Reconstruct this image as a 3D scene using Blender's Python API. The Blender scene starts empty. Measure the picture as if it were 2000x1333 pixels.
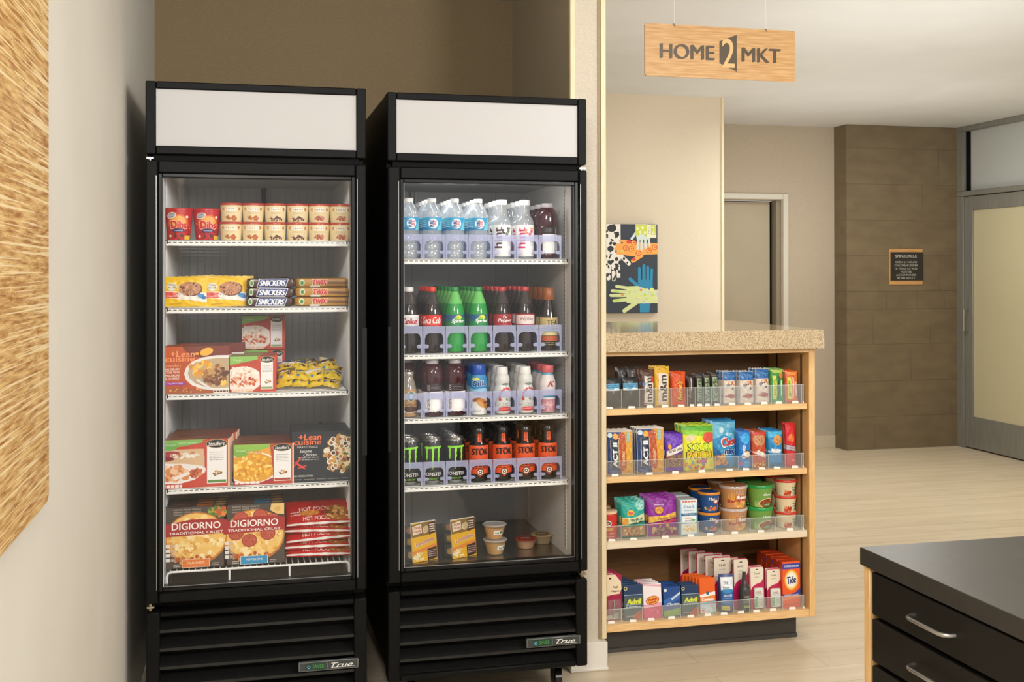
import bpy, math, random
from mathutils import Vector, Matrix
from mathutils.geometry import tessellate_polygon
C = bpy.context.scene.collection
SC = bpy.context.scene
# ---------------------------------------------------------------- camera
CAMH = 1.4203
RV = Vector((0.97192871, -0.2352694, -0.00169999)); UV = Vector((0.00111115, -0.0026354, 0.99999591)); FV = Vector((0.23527292, 0.97192662, 0.0023))
FPX, CXP, CYP = 2188.82, 1004.264, 528.404
cd = bpy.data.cameras.new('camera'); cam = bpy.data.objects.new('camera', cd); C.objects.link(cam)
cd.sensor_width = 36; cd.lens = FPX / 2000 * 36
cd.shift_x = (1000 - CXP) / 2000; cd.shift_y = (CYP - 666.5) / 2000
cd.clip_start = 0.05; cd.clip_end = 60
M4 = Matrix((RV, UV, -FV)).transposed().to_4x4(); M4.translation = Vector((0, 0, CAMH)); cam.matrix_world = M4
SC.camera = cam
# ---------------------------------------------------------------- world, lights, exposure
w = bpy.data.worlds.new('world'); SC.world = w; w.use_nodes = True
w.node_tree.nodes['Background'].inputs[0].default_value = (1.0, 0.965, 0.92, 1)
w.node_tree.nodes['Background'].inputs[1].default_value = 0.95
SC.view_settings.view_transform = 'Standard'; SC.view_settings.look = 'None'
SC.view_settings.gamma = 1; SC.view_settings.exposure = 0.0; SC.view_settings.use_curve_mapping = False
def area(name, loc, target, size, power, col=(1, .95, .88), sy=None, spread=180):
    l = bpy.data.lights.new(name, 'AREA'); l.energy = power; l.color = col; l.size = size
    if sy: l.shape = 'RECTANGLE'; l.size_y = sy
    l.spread = math.radians(spread)
    o = bpy.data.objects.new(name, l); C.objects.link(o); o.location = loc
    o.rotation_euler = (Vector(target) - Vector(loc)).to_track_quat('-Z', 'Y').to_euler(); return o
area('key_softbox', (2.42, 0.35, 2.0), (0.6, 3.8, 1.1), 0.6, 47, (1, .975, .95))
area('fill_softbox', (-0.12, 0.15, 2.40), (0.5, 4.0, 1.2), 0.45, 40, (1, .975, .94))
area('ceiling_lamp_entry', (0.4, 1.3, 2.56), (-.3, 1.9, 1.0), 0.4, 6, (1, .96, .9))
area('ceiling_lamp_market', (1.9, 2.9, 2.56), (1.75, 3.5, 0), 0.5, 13, (1, .96, .9))
area('ceiling_lamp_corridor', (2.4, 5.7, 2.56), (2.5, 5.9, 0), 0.4, 8, (1, .97, .92))
area('ceiling_lamp_hall', (4.0, 6.4, 2.56), (4.3, 6.4, 0), 0.5, 33, (1, .97, .92))
area('ceiling_fill_hall', (4.0, 6.6, 1.0), (3.9, 6.5, 3), 1.2, 13, (1, .99, .97))  # added fill, no fixture: brightens the hall ceiling from below
area('ceiling_fill_market', (3.0, 4.3, 1.1), (2.4, 4.6, 3), .8, 18, (1, .99, .97))  # free-floating helper light added to lift the ceiling over the counter
area('cooler_fill_light', (.79, 3.665, 1.728), (.9, 3.95, .8), .5, .75, (1, .98, .96), sy=.03)  # unseen strip light added to brighten the cooler interior
area('gym_lamp', (6.9, 7.2, 2.5), (6.9, 7.2, 0), 0.6, 30, (1, .93, .80))

# ---------------------------------------------------------------- materials
def lin(h):
    h = h.lstrip('#'); r = []
    for i in (0, 2, 4):
        c = int(h[i:i + 2], 16) / 255; r.append(c / 12.92 if c <= .04045 else ((c + .055) / 1.055) ** 2.4)
    return tuple(r) + (1,)
MC = {}
def M(h, rough=.45, metal=0, coat=0, spec=.5):
    k = (h, rough, metal, coat, spec)
    if k in MC: return MC[k]
    m = bpy.data.materials.new('paint_' + h.strip('#')); m.use_nodes = True
    b = m.node_tree.nodes['Principled BSDF']
    b.inputs['Base Color'].default_value = lin(h); b.inputs['Roughness'].default_value = rough
    b.inputs['Metallic'].default_value = metal; b.inputs['Coat Weight'].default_value = coat
    b.inputs['Specular IOR Level'].default_value = spec
    MC[k] = m; return m
def tex(name, h1, h2, scale, stretch=(1, 1, 1), rough=.5, bump=0, detail=4, kind='noise', lo=.35, hi=.65, coat=0, metal=0, spec=.5):
    m = bpy.data.materials.new(name); m.use_nodes = True; nt = m.node_tree; b = nt.nodes['Principled BSDF']
    tc = nt.nodes.new('ShaderNodeTexCoord'); mp = nt.nodes.new('ShaderNodeMapping'); mp.inputs['Scale'].default_value = stretch
    nt.links.new(tc.outputs['Object'], mp.inputs[0])
    if kind == 'noise':
        n = nt.nodes.new('ShaderNodeTexNoise'); n.inputs['Detail'].default_value = detail
    else:
        n = nt.nodes.new('ShaderNodeTexVoronoi')
    n.inputs['Scale'].default_value = scale; nt.links.new(mp.outputs[0], n.inputs['Vector'])
    r = nt.nodes.new('ShaderNodeValToRGB'); r.color_ramp.elements[0].position = lo; r.color_ramp.elements[1].position = hi
    r.color_ramp.elements[0].color = lin(h1); r.color_ramp.elements[1].color = lin(h2)
    nt.links.new(n.outputs[0], r.inputs[0]); nt.links.new(r.outputs[0], b.inputs['Base Color'])
    b.inputs['Roughness'].default_value = rough; b.inputs['Coat Weight'].default_value = coat; b.inputs['Metallic'].default_value = metal
    b.inputs['Specular IOR Level'].default_value = spec
    if bump:
        bp = nt.nodes.new('ShaderNodeBump'); bp.inputs['Strength'].default_value = bump; bp.inputs['Distance'].default_value = .002
        nt.links.new(n.outputs[0], bp.inputs['Height']); nt.links.new(bp.outputs[0], b.inputs['Normal'])
    return m
def clear(name, tint=(1, 1, 1), diff=(.8, .8, .85), amount=.15, gloss=.06, rough=.03):
    """thin transparent sheet: transparent + a little scatter + mirror highlight"""
    m = bpy.data.materials.new(name); m.use_nodes = True; nt = m.node_tree; nt.nodes.clear()
    o = nt.nodes.new('ShaderNodeOutputMaterial'); t = nt.nodes.new('ShaderNodeBsdfTransparent'); t.inputs[0].default_value = tint + (1,)
    d = nt.nodes.new('ShaderNodeBsdfDiffuse'); d.inputs[0].default_value = diff + (1,)
    g = nt.nodes.new('ShaderNodeBsdfGlossy'); g.inputs['Roughness'].default_value = rough
    a = nt.nodes.new('ShaderNodeMixShader'); a.inputs[0].default_value = amount
    b = nt.nodes.new('ShaderNodeMixShader'); b.inputs[0].default_value = gloss
    nt.links.new(t.outputs[0], a.inputs[1]); nt.links.new(d.outputs[0], a.inputs[2])
    nt.links.new(a.outputs[0], b.inputs[1]); nt.links.new(g.outputs[0], b.inputs[2]); nt.links.new(b.outputs[0], o.inputs[0]); return m
BLACK = tex('black_powder_coat', '#0c0c0c', '#10100f', 60, rough=.5, bump=.05, spec=.14)
BLACK2 = M('#0a0a0a', .6, spec=.12); BLACKG = M('#0e0e0e', .35, spec=.3)
GLASS = clear('door_glass', amount=0, gloss=.025)
TRAY = clear('lavender_plastic', (.93, .94, 1), (.66, .70, .98), .30, .05, .15)
ACRY = clear('clear_acrylic', (.97, .98, .98), (.8, .85, .85), .06, .06, .05)
ACRE = clear('acrylic_edge', (.9, .95, .95), (.95, .97, .95), .6, .1, .1)
PET = clear('clear_bottle_plastic', (.93, .96, .98), (.80, .86, .92), .33, .13, .12)
PETB = clear('clear_bottle_water', (.95, .97, .99), (.80, .86, .9), .25, .10, .08)
LINER = M('#d2d2d2', .35); LINERB = tex('cooler_liner', '#b0b3b6', '#b8babd', 5, rough=.35); METAL = M('#b9b7b2', .28, .9)
SHELFW = M('#f2f2ee', .4); SLOT = M('#4a4a48', .6)
BIRCH = tex('birch_veneer', '#e0b277', '#efca91', 14, (1, 12, 12), rough=.38)
BIRCHS = tex('birch_veneer_side', '#dcac6e', '#ebc488', 14, (12, 12, 1), rough=.38)
BIRCHP = tex('birch_shelf_pale', '#e2d0b2', '#eadcc2', 14, (1, 12, 12), rough=.4)
WALLP = tex('woven_wallcovering', '#c6bba9', '#d2c8b7', 120, (1, 1, 4), rough=.85, bump=.25, detail=3)
ALCW = tex('alcove_wallcovering', '#857354', '#907d5d', 110, (1, 1, 5), rough=.85, bump=.3, detail=3)
HALLW = tex('hall_wallcovering', '#b0a28e', '#bcaf9b', 110, (1, 1, 4), rough=.85, bump=.25, detail=3)
ARTW = tex('corridor_wallcovering', '#d0c3ac', '#d8ccb6', 90, (1, 1, 4), rough=.85, bump=.15, detail=3)
PAINTW = tex('wall_paint', '#dad4c8', '#ddd8cc', 4, rough=.7)
CEILM = tex('ceiling_paint', '#d4d4d1', '#d8d8d5', 3, rough=.8)
TILE = tex('taupe_stone_tile', '#6d5e48', '#77684f', 6, (1, 1, 2), rough=.45, bump=.05, detail=6)
GROUT = M('#837662', .8); TRIMW = M('#e2ddd2', .5); TRIMY = tex('maple_corner_trim', '#e3cfa6', '#e9d8b4', 10, (8, 8, 1), rough=.45)
ALU = tex('brushed_aluminium', '#85857e', '#8f8f88', 40, (1, 1, .1), rough=.4, metal=.25)

# ---------------------------------------------------------------- mesh builder
class MB:
    def __init__(s): s.v = []; s.f = []; s.m = []; s.ms = []
    def mi(s, m):
        if m not in s.ms: s.ms.append(m)
        return s.ms.index(m)
    def add(s, vs, fs, m):
        n = len(s.v); s.v += [tuple(x) for x in vs]; i = s.mi(m)
        for f in fs: s.f.append(tuple(n + k for k in f)); s.m.append(i)
        return s
    def box(s, x0, x1, y0, y1, z0, z1, m, c=0):
        if c <= 0:
            v = [(x, y, z) for z in (z0, z1) for y in (y0, y1) for x in (x0, x1)]
            return s.add(v, [(0, 2, 3, 1), (4, 5, 7, 6), (0, 1, 5, 4), (2, 6, 7, 3), (0, 4, 6, 2), (1, 3, 7, 5)], m)
        L = ((x0, x1), (y0, y1), (z0, z1)); vs = []; idx = {}
        for a in (0, 1):
            for b in (0, 1):
                for d in (0, 1):
                    for ax in range(3):
                        q = []
                        for k, e in enumerate((a, b, d)):
                            val = L[k][e]
                            if k != ax: val += c if e == 0 else -c
                            q.append(val)
                        idx[(a, b, d, ax)] = len(vs); vs.append(q)
        fs = []
        for ax in range(3):
            o = [k for k in range(3) if k != ax]
            for e in (0, 1):
                q = []
                for p, r in ((0, 0), (1, 0), (1, 1), (0, 1)):
                    t = [0, 0, 0]; t[ax] = e; t[o[0]] = p; t[o[1]] = r; q.append(idx[tuple(t) + (ax,)])
                if (e == 1) == (ax == 1): q.reverse()
                fs.append(q)
        for ax in range(3):
            o = [k for k in range(3) if k != ax]
            for p in (0, 1):
                for r in (0, 1):
                    q = []
                    for e, k in ((0, o[0]), (1, o[0]), (1, o[1]), (0, o[1])):
                        t = [0, 0, 0]; t[ax] = e; t[o[0]] = p; t[o[1]] = r; q.append(idx[tuple(t) + (k,)])
                    if (p == r) == (ax != 1): q.reverse()
                    fs.append(q)
        for a in (0, 1):
            for b in (0, 1):
                for d in (0, 1):
                    q = [idx[(a, b, d, k)] for k in range(3)]
                    if (a + b + d) % 2 == 0: q.reverse()
                    fs.append(q)
        return s.add(vs, fs, m)
    def lathe(s, prof, m, n=28, c=(0, 0), mats=None, sx=1, sy=1):
        """prof: (r,z) bottom to top; mats: list of (ztop, material)"""
        rings = []; vs = []
        for r, z in prof:
            if r < 1e-5: rings.append([len(vs)]); vs.append((c[0], c[1], z))
            else:
                rings.append(list(range(len(vs), len(vs) + n)))
                for k in range(n):
                    a = 2 * math.pi * k / n; vs.append((c[0] + r * math.cos(a) * sx, c[1] + r * math.sin(a) * sy, z))
        grp = {}
        for i in range(len(rings) - 1):
            A, B = rings[i], rings[i + 1]; zc = (prof[i][1] + prof[i + 1][1]) / 2; mm = m
            if mats:
                for zt, q in mats:
                    if zc < zt: mm = q; break
            fs = grp.setdefault(mm, [])
            for k in range(n):
                k2 = (k + 1) % n
                if len(A) == 1 and len(B) == 1: continue
                if len(A) == 1: fs.append((A[0], B[k2], B[k]))
                elif len(B) == 1: fs.append((A[k], A[k2], B[0]))
                else: fs.append((A[k], A[k2], B[k2], B[k]))
        n0 = len(s.v); s.v += vs
        for mm, fs in grp.items():
            i = s.mi(mm)
            for f in fs: s.f.append(tuple(n0 + k for k in f)); s.m.append(i)
        return s
    def tube(s, pts, r, m, n=10):
        P = [Vector(p) for p in pts]; vs = []
        for i, p in enumerate(P):
            d = (P[min(i + 1, len(P) - 1)] - P[max(i - 1, 0)]).normalized()
            a = d.orthogonal().normalized() if i == 0 else (a0 - d * a0.dot(d)).normalized()
            a0 = a; b = d.cross(a)
            for k in range(n):
                t = 2 * math.pi * k / n; vs.append(p + (a * math.cos(t) + b * math.sin(t)) * r)
        fs = [(i * n + k, i * n + (k + 1) % n, (i + 1) * n + (k + 1) % n, (i + 1) * n + k) for i in range(len(P) - 1) for k in range(n)]
        fs += [tuple(range(n))[::-1], tuple(range((len(P) - 1) * n, len(P) * n))]
        return s.add(vs, fs, m)
    def prism(s, poly, y0, y1, m):
        """poly in (x,z), extruded along y"""
        n = len(poly); vs = [(x, y0, z) for x, z in poly] + [(x, y1, z) for x, z in poly]
        tr = tessellate_polygon([[Vector((x, z, 0)) for x, z in poly]])
        fs = [t for t in tr] + [tuple(k + n for k in t[::-1]) for t in tr] + [(i, (i + 1) % n, (i + 1) % n + n, i + n) for i in range(n)]
        return s.add(vs, fs, m)
    def ring(s, x0, x1, z0, z1, y0, y1, wl, wr, wb, wt, m, c=.003):
        s.box(x0, x0 + wl, y0, y1, z0, z1, m, c); s.box(x1 - wr, x1, y0, y1, z0, z1, m, c)
        s.box(x0 + wl, x1 - wr, y0, y1, z0, z0 + wb, m, c); return s.box(x0 + wl, x1 - wr, y0, y1, z1 - wt, z1, m, c)
    def build(s, name, parent=None, smooth=True):
        me = bpy.data.meshes.new(name); me.from_pydata(s.v, [], s.f)
        for m in s.ms: me.materials.append(m)
        me.polygons.foreach_set('material_index', s.m)
        if smooth:
            me.shade_smooth(); me.set_sharp_from_angle(angle=.7)
        me.update()
        o = bpy.data.objects.new(name, me); C.objects.link(o)
        if parent is not None: o.parent = parent
        return o
def tag(o, label, cat=None, group=None):
    o['label'] = label
    if cat: o['category'] = cat
    if group: o['group'] = group
    return o
def empty(name, loc=(0, 0, 0), label=None, cat=None, group=None, rz=0):
    o = bpy.data.objects.new(name, None); C.objects.link(o); o.location = loc; o.rotation_euler = (0, 0, rz); o.empty_display_size = .05
    if label: tag(o, label, cat, group)
    return o
def struct(name, mb, label=None):
    o = mb.build(name); o['kind'] = 'structure'
    if label: o['label'] = label
    return o
def copytree(o, parent=None):
    c = o.copy(); C.objects.link(c); c.parent = parent
    for ch in o.children: copytree(ch, c)
    return c
class Proto:
    """first call of put() moves the original, later calls copy the thing with its parts"""
    def __init__(s, root): s.root = root; s.used = False
    def put(s, loc, label, cat, group=None, rz=0, rx=0, ry=0):
        o = s.root if not s.used else copytree(s.root)
        s.used = True; o.location = loc; o.rotation_euler = (rx, ry, rz)
        for k in ('label', 'category', 'group'):
            if k in o: del o[k]
        return tag(o, label, cat, group)
def PX(u, v, y):
    """world x, z seen at reference pixel (u, v) on the vertical plane y"""
    k = FV + RV * ((u - CXP) / FPX) - UV * ((v - CYP) / FPX); t = y / k.y
    return k.x * t, CAMH + k.z * t
# ---------------------------------------------------------------- printed artwork
TC = {}
def glyphs(s, res, shear):
    k = (s, res, shear)
    if k in TC: return TC[k]
    cu = bpy.data.curves.new('txt', 'FONT'); cu.body = s; cu.size = 1; cu.resolution_u = res; cu.shear = shear
    o = bpy.data.objects.new('txt', cu); C.objects.link(o); dg = bpy.context.evaluated_depsgraph_get()
    me = o.evaluated_get(dg).to_mesh(); me.calc_loop_triangles()
    vs = [(v.co.x, v.co.y) for v in me.vertices]; fs = [tuple(t.vertices) for t in me.loop_triangles]
    o.evaluated_get(dg).to_mesh_clear(); bpy.data.objects.remove(o); bpy.data.curves.remove(cu)
    xs = [v[0] for v in vs] or [0, 1]; ys = [v[1] for v in vs] or [0, 1]
    x0, x1, y0, y1 = min(xs), max(xs), min(ys), max(ys)
    vs = [((x - x0) / max(x1 - x0, 1e-6) - .5, (y - y0) / max(y1 - y0, 1e-6) - .5) for x, y in vs]
    out = []
    for f in fs:
        a, b, c = f
        cr = (vs[b][0] - vs[a][0]) * (vs[c][1] - vs[a][1]) - (vs[b][1] - vs[a][1]) * (vs[c][0] - vs[a][0])
        if abs(cr) > 1e-9: out.append(f if cr > 0 else (a, c, b))
    TC[k] = (vs, out); return TC[k]
class Art:
    def __init__(s, W, H, maxe=None, step=2.5e-5, base=2.5e-4):
        s.W, s.H, s.maxe, s.step, s.off = W, H, maxe, step, base; s.tr = []
    def tri(s, vs, fs, col, k=1):
        s.off += s.step * k
        for f in fs: s.tr.append((tuple(vs[i] for i in f), col, s.off))
        return s
    def r(s, x0, y0, x1, y1, col, k=1):
        W, H = s.W, s.H; v = [(x0 * W, y0 * H), (x1 * W, y0 * H), (x1 * W, y1 * H), (x0 * W, y1 * H)]
        return s.tri(v, [(0, 1, 2), (0, 2, 3)], col, k)
    def p(s, pts, col, k=1):
        v = [(x * s.W, y * s.H) for x, y in pts]
        fs = tessellate_polygon([[Vector((x, y, 0)) for x, y in v]]); out = []
        for a, b, c in fs:
            cr = (v[b][0] - v[a][0]) * (v[c][1] - v[a][1]) - (v[b][1] - v[a][1]) * (v[c][0] - v[a][0])
            out.append((a, b, c) if cr > 0 else (a, c, b))
        return s.tri(v, out, col, k)
    def e(s, cx, cy, rx, ry, col, rot=0, n=20, a0=0, a1=2 * math.pi, k=1):
        """rx is a fraction of W; ry a fraction of H (None: round)"""
        rx *= s.W; ry = rx if ry is None else ry * s.H; v = [(cx * s.W, cy * s.H)]
        for i in range(n + 1):
            a = a0 + (a1 - a0) * i / n; x, y = rx * math.cos(a), ry * math.sin(a)
            v.append((v[0][0] + x * math.cos(rot) - y * math.sin(rot), v[0][1] + x * math.sin(rot) + y * math.cos(rot)))
        return s.tri(v, [(0, i, i + 1) for i in range(1, n + 1)], col, k)
    def t(s, txt, cx, cy, w, h, col, bold=0, shear=0, rot=0, k=2, arc=0, res=3):
        """text scaled into a box of w x h (fractions of W, H), before rotation by rot degrees"""
        vs, fs = glyphs(txt, res, shear); a = math.radians(rot)
        if abs(rot) % 180 == 90: w_, h_ = h * s.H, w * s.W
        else: w_, h_ = w * s.W, h * s.H
        sh = [0] if not bold else ([-1, 1] if bold < .025 else [-1, 0, 1]); n0 = len(vs); b_ = min(bold * h_ * 1.7, abs(w_) * .03)
        w_ -= 2 * b_; h_ -= b_
        base = vs; kk = k
        for q in sh:
            vs = [(x + q * b_ / w_, y + q * b_ * .4 / h_) for x, y in base]; s._glyph(vs, fs, cx, cy, w_, h_, a, arc, col, kk); kk = .8
        return s
    def _glyph(s, vs, fs, cx, cy, w_, h_, a, arc, col, k):
        out = []
        for x, y in vs:
            x *= w_; y *= h_
            if arc: y -= arc * s.H * (2 * x / w_) ** 2
            out.append((cx * s.W + x * math.cos(a) - y * math.sin(a), cy * s.H + x * math.sin(a) + y * math.cos(a)))
        return s.tri(out, fs, col, k)
    def b(s, cx, cy, rx, ry, cols, n, r0, r1, seed=1, asp=1.0):
        R = random.Random(seed); st = s.step; s.step = min(st, 8e-6) if s.maxe is None else st * .25
        for i in range(n):
            a = R.uniform(0, 6.283); q = math.sqrt(R.random()); rr = R.uniform(r0, r1)
            s.e(cx + rx * q * math.cos(a), cy + ry * q * math.sin(a), rr, rr * s.W / s.H * R.uniform(.5, 1) * asp, R.choice(cols), R.uniform(0, 3), 8)
        s.step = st; return s
    def lines(s, x0, x1, y0, y1, n, col, fill=.45, seed=3):
        """rows of tiny unreadable print"""
        R = random.Random(seed)
        for i in range(n):
            y = y1 - (y1 - y0) * (i + .5) / n; h = (y1 - y0) / n * fill; x = x0
            while x < x1:
                l = (x1 - x0) * R.uniform(.1, .28); s.r(x, y - h / 2, min(x + l, x1), y + h / 2, col, .02); x += l + (x1 - x0) * .04
            s.off += s.step
        return s
    def build(s, name, parent, mapf):
        """mapf(x, y) -> (point, normal); x from left, y from bottom, metres"""
        mb = MB(); cache = {}
        def clip(t):
            P = list(t)
            for ax, lim, sg in ((0, 0, 1), (0, s.W, -1), (1, 0, 1), (1, s.H, -1)):
                Q = []
                for i in range(len(P)):
                    a, b = P[i], P[(i + 1) % len(P)]; da, db = (a[ax] - lim) * sg, (b[ax] - lim) * sg
                    if da >= 0: Q.append(a)
                    if (da > 0 > db) or (da < 0 < db): k = da / (da - db); Q.append((a[0] + (b[0] - a[0]) * k, a[1] + (b[1] - a[1]) * k))
                P = Q
                if len(P) < 3: return []
            return [(P[0], P[i], P[i + 1]) for i in range(1, len(P) - 1)]
        def split(t):
            L = [((t[i][0] - t[(i + 1) % 3][0]) ** 2 + (t[i][1] - t[(i + 1) % 3][1]) ** 2, i) for i in range(3)]
            l, i = max(L)
            if s.maxe is None or l <= s.maxe ** 2: return [t]
            a, b, c = t[i], t[(i + 1) % 3], t[(i + 2) % 3]; m = ((a[0] + b[0]) / 2, (a[1] + b[1]) / 2)
            return split((a, m, c)) + split((m, b, c))
        for t, col, off in s.tr:
            for q in (r for c_ in clip(t) for r in split(c_)):
                ids = []
                for x, y in q:
                    k = (round(x, 6), round(y, 6), round(off, 7), col)
                    if k not in cache:
                        P, N = mapf(x, y); cache[k] = len(mb.v); mb.v.append(tuple(Vector(P) + Vector(N) * off))
                    ids.append(cache[k])
                if len(set(ids)) == 3: mb.f.append(tuple(ids)); mb.m.append(mb.mi(M(col, .4) if isinstance(col, str) else col))
        return mb.build(name, parent, smooth=False)
def flat(w, y, z0=0):
    return lambda x, z: ((x - w / 2, y, z0 + z), (0, -1, 0))
def cyl(W, r, z0=0, rf=None):
    def f(x, z):
        a = (x - W / 2) / r; rr = rf(z0 + z) if rf else r
        return (rr * math.sin(a), -rr * math.cos(a), z0 + z), (math.sin(a), -math.cos(a), 0)
    return f
def prof_r(prof):
    def f(z):
        for (r0, z0), (r1, z1) in zip(prof, prof[1:]):
            if z0 <= z <= z1 and z1 > z0: return r0 + (r1 - r0) * (z - z0) / (z1 - z0)
        return prof[-1][0]
    return f
# ================================================================ the room
H = 2.5995
def floor_mat():
    m = tex('light_oak_plank', '#cfbea2', '#dfd1b7', 2.2, (.8, 9, 9), rough=.38, bump=.03, detail=8, lo=.3, hi=.7)
    nt = m.node_tree; b = nt.nodes['Principled BSDF']; tc = nt.nodes.new('ShaderNodeTexCoord')
    br = nt.nodes.new('ShaderNodeTexBrick'); br.inputs['Scale'].default_value = 1; br.inputs['Brick Width'].default_value = 1.19
    br.inputs['Row Height'].default_value = .1465; br.inputs['Mortar Size'].default_value = .0016; br.offset = .37; br.offset_frequency = 2
    br.inputs['Color1'].default_value = (1, 1, 1, 1); br.inputs['Color2'].default_value = (.94, .94, .935, 1); br.inputs['Mortar'].default_value = (.68, .64, .6, 1)
    mp = nt.nodes.new('ShaderNodeMapping'); mp.inputs['Location'].default_value = (.33, .0, 0)
    nt.links.new(tc.outputs['Object'], mp.inputs[0]); nt.links.new(mp.outputs[0], br.inputs['Vector'])
    mx = nt.nodes.new('ShaderNodeMix'); mx.data_type = 'RGBA'; mx.blend_type = 'MULTIPLY'; mx.inputs[0].default_value = 1
    src = b.inputs['Base Color'].links[0].from_socket
    nt.links.new(src, mx.inputs[6]); nt.links.new(br.outputs['Color'], mx.inputs[7]); nt.links.new(mx.outputs[2], b.inputs['Base Color']); return m
struct('floor', MB().box(-.344, 9, -.6, 9.2, -.1, 0, floor_mat()), 'pale oak plank floor with long grain running across')
struct('ceiling', MB().box(-.5, 9, -.6, 9.2, H, H + .1, CEILM), 'smooth off-white painted ceiling')
struct('wall_left', MB().box(-.5, -.3441, -.6, 4.9, 0, H, PAINTW), 'cream painted wall on the left, beside the freezer')
struct('wall_alcove_back', MB().box(-.3441, 1.137, 4.7209, 4.85, 0, H, ALCW), 'taupe woven wallcovering behind the two fridges')
mb = MB().box(1.1372, 1.2612, 3.836, 7.05, 0, H, WALLP); mb.box(1.1368, 1.1372, 3.84, 4.72, 0, H, tex('alcove_side_wallcovering_lit', '#a89a80', '#b4a68c', 110, (1, 1, 5), rough=.85, bump=.3, detail=3)); struct('wall_pier', mb, 'narrow wall end between the fridges and the snack counter')  # thin alcove side sheet: brighter light on this wall painted as a lighter tone
mb = MB()
for x0, x1 in ((1.1325, 1.1520), (1.2465, 1.2655)): mb.box(x0, x1, 3.826, 3.845, .108, H, TRIMY, .002)
mb.box(1.2375, 1.2455, 3.831, 3.845, .108, H, M('#9b8768', .6))
struct('trim_1', mb, 'pale maple corner strips down the wall end')
mb = MB().box(1.1300, 1.2665, 3.820, 3.9, 0, .100, TRIMW, .002); mb.box(1.128, 1.2685, 3.814, 3.9, 0, .012, TRIMW, .003); struct('baseboard_pier', mb, 'cream baseboard round the foot of the wall end')
struct('wall_corridor', MB().box(1.2612, 3.1437, 7.0008, 8.6, 0, H, ARTW), 'cream wallcovered wall behind the snack counter')
struct('trim_2', MB().box(3.128, 3.1475, 6.9945, 7.015, .1, H, TRIMY, .002), 'maple strip on the corner of the cream wall')
# back wall with door opening x 3.33..4.20, top 1.995
mb = MB(); X0, X1, YB = 3.1437, 4.6683, 8.2345
mb.box(X0, 3.33, YB, YB + .12, 0, H, HALLW); mb.box(4.20, X1, YB, YB + .12, 0, H, HALLW); mb.box(3.33, 4.20, YB, YB + .12, 2.0, H, HALLW)
struct('wall_back', mb, 'beige wallcovered wall at the end of the hall')
struct('baseboard_back', MB().box(4.26, X1, YB - .014, YB, 0, .1, M('#c9bda6', .5), .002), 'beige baseboard at the end of the hall')
mb = MB(); FR = M('#d0ccc0', .4)
d = MB().box(3.27, 3.325, YB - .02, YB + .03, 0, 2.05, FR, .004).box(4.208, 4.254, YB - .02, YB + .03, 0, 2.05, FR, .004).box(3.325, 4.208, YB - .02, YB + .03, 2.005, 2.05, FR, .004)
root = empty('door_1', (3.76, YB, 0)); root['kind'] = 'structure'; root['label'] = 'open doorway with pale metal frame at the back'
def adopt(o, root):
    o.location = -Vector(root.location); o.parent = root; return o
adopt(d.build('door_frame'), root)
adopt(MB().box(4.17, 4.208, YB + .03, YB + .115, 0, 2.005, M('#8d8473', .5)).box(3.325, 3.36, YB + .03, YB + .115, 0, 2.005, M('#8d8473', .5)).build('door_jamb'), root)
adopt(MB().box(3.34, 4.148, YB + .10, YB + .145, .01, 1.992, tex('painted_door', '#aca08a', '#b0a48e', 3, rough=.5), .002).box(3.34, 4.2, YB + .15, YB + .16, 0, 2.0, BLACK2).build('door_panel'), root)
# tiled column: every tile a raised slab over grout
zr = [0.008, .2625, .547, .8437, 1.124, 1.268, 1.5529, 1.8375, 2.1263, 2.415, H]
cuts = [(4.92,), (5.06, 5.60), (5.24,), (4.9, 5.42), (5.02, 5.30, 5.55), (4.95, 5.5), (5.15, 5.6), (5.35,), (5.02, 5.5), (5.2,)]
mb = MB().box(4.6703, 5.6627, 8.043, 8.6, 0, H, GROUT)
for i in range(10):
    xs = [4.6683] + list(cuts[i]) + [5.6647]
    for a, b in zip(xs, xs[1:]): mb.box(a + .0008 * (a > 4.67), b - .0008 * (b < 5.66), 8.04, 8.06, zr[i] + .0008, zr[i + 1] - .0008, TILE, .0008)
    mb.box(4.6683, 4.69, 8.0605, 8.6, zr[i] + .001, zr[i + 1] - .001, TILE, .0008)
struct('wall_tiled_column', mb, 'taupe tiled column beside the glass door')
# storefront
XS = 5.6647; YA = 5.2; YS = 8.04
r = empty('window_1', (XS, 7, 0)); r['kind'] = 'structure'; r['label'] = 'grey aluminium framed glass transom over the glass door'
mb = MB().box(XS, XS + .11, YA, YS, 2.557, H, ALU, .003).box(XS - .01, XS + .11, YA, YS - .02, 2.033, 2.074, ALU, .003).box(XS, XS + .11, YS - .08, YS, 0, 2.557, ALU, .003)
mb.box(XS + .03, XS + .05, YS - .115, YS - .08, 2.074, 2.557, BLACK2)
adopt(mb.build('window_frame'), r)
adopt(MB().box(XS + .05, XS + .058, YA, YS - .08, 2.074, 2.557, clear('transom_glass', (.90, .93, .93), (.63, .66, .64), .72, .06, .05)).build('window_pane'), r)
adopt(MB().box(XS, XS + .11, 6.67, 6.745, 0, 2.033, ALU, .003).box(XS, XS + .11, YA, YA + .07, 0, 2.033, ALU, .003).box(XS + .01, XS + .1, YA + .07, 6.67, 0, .12, ALU, .003).build('side_frame'), r)
adopt(MB().box(XS + .05, XS + .058, YA + .07, 6.67, .12, 2.033, M('#c8c1a0', .3)).build('side_pane'), r)
r = empty('door_2', (XS, 7.2, 0)); r['kind'] = 'structure'; r['label'] = 'aluminium framed door with warm frosted glass'
mb = MB(); DY0, DY1 = 6.75, YS - .085
for a, b in ((DY1 - .10, DY1), (DY0, DY0 + .10)): mb.box(XS + .012, XS + .05, a, b, .012, 2.03, ALU, .003)
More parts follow.
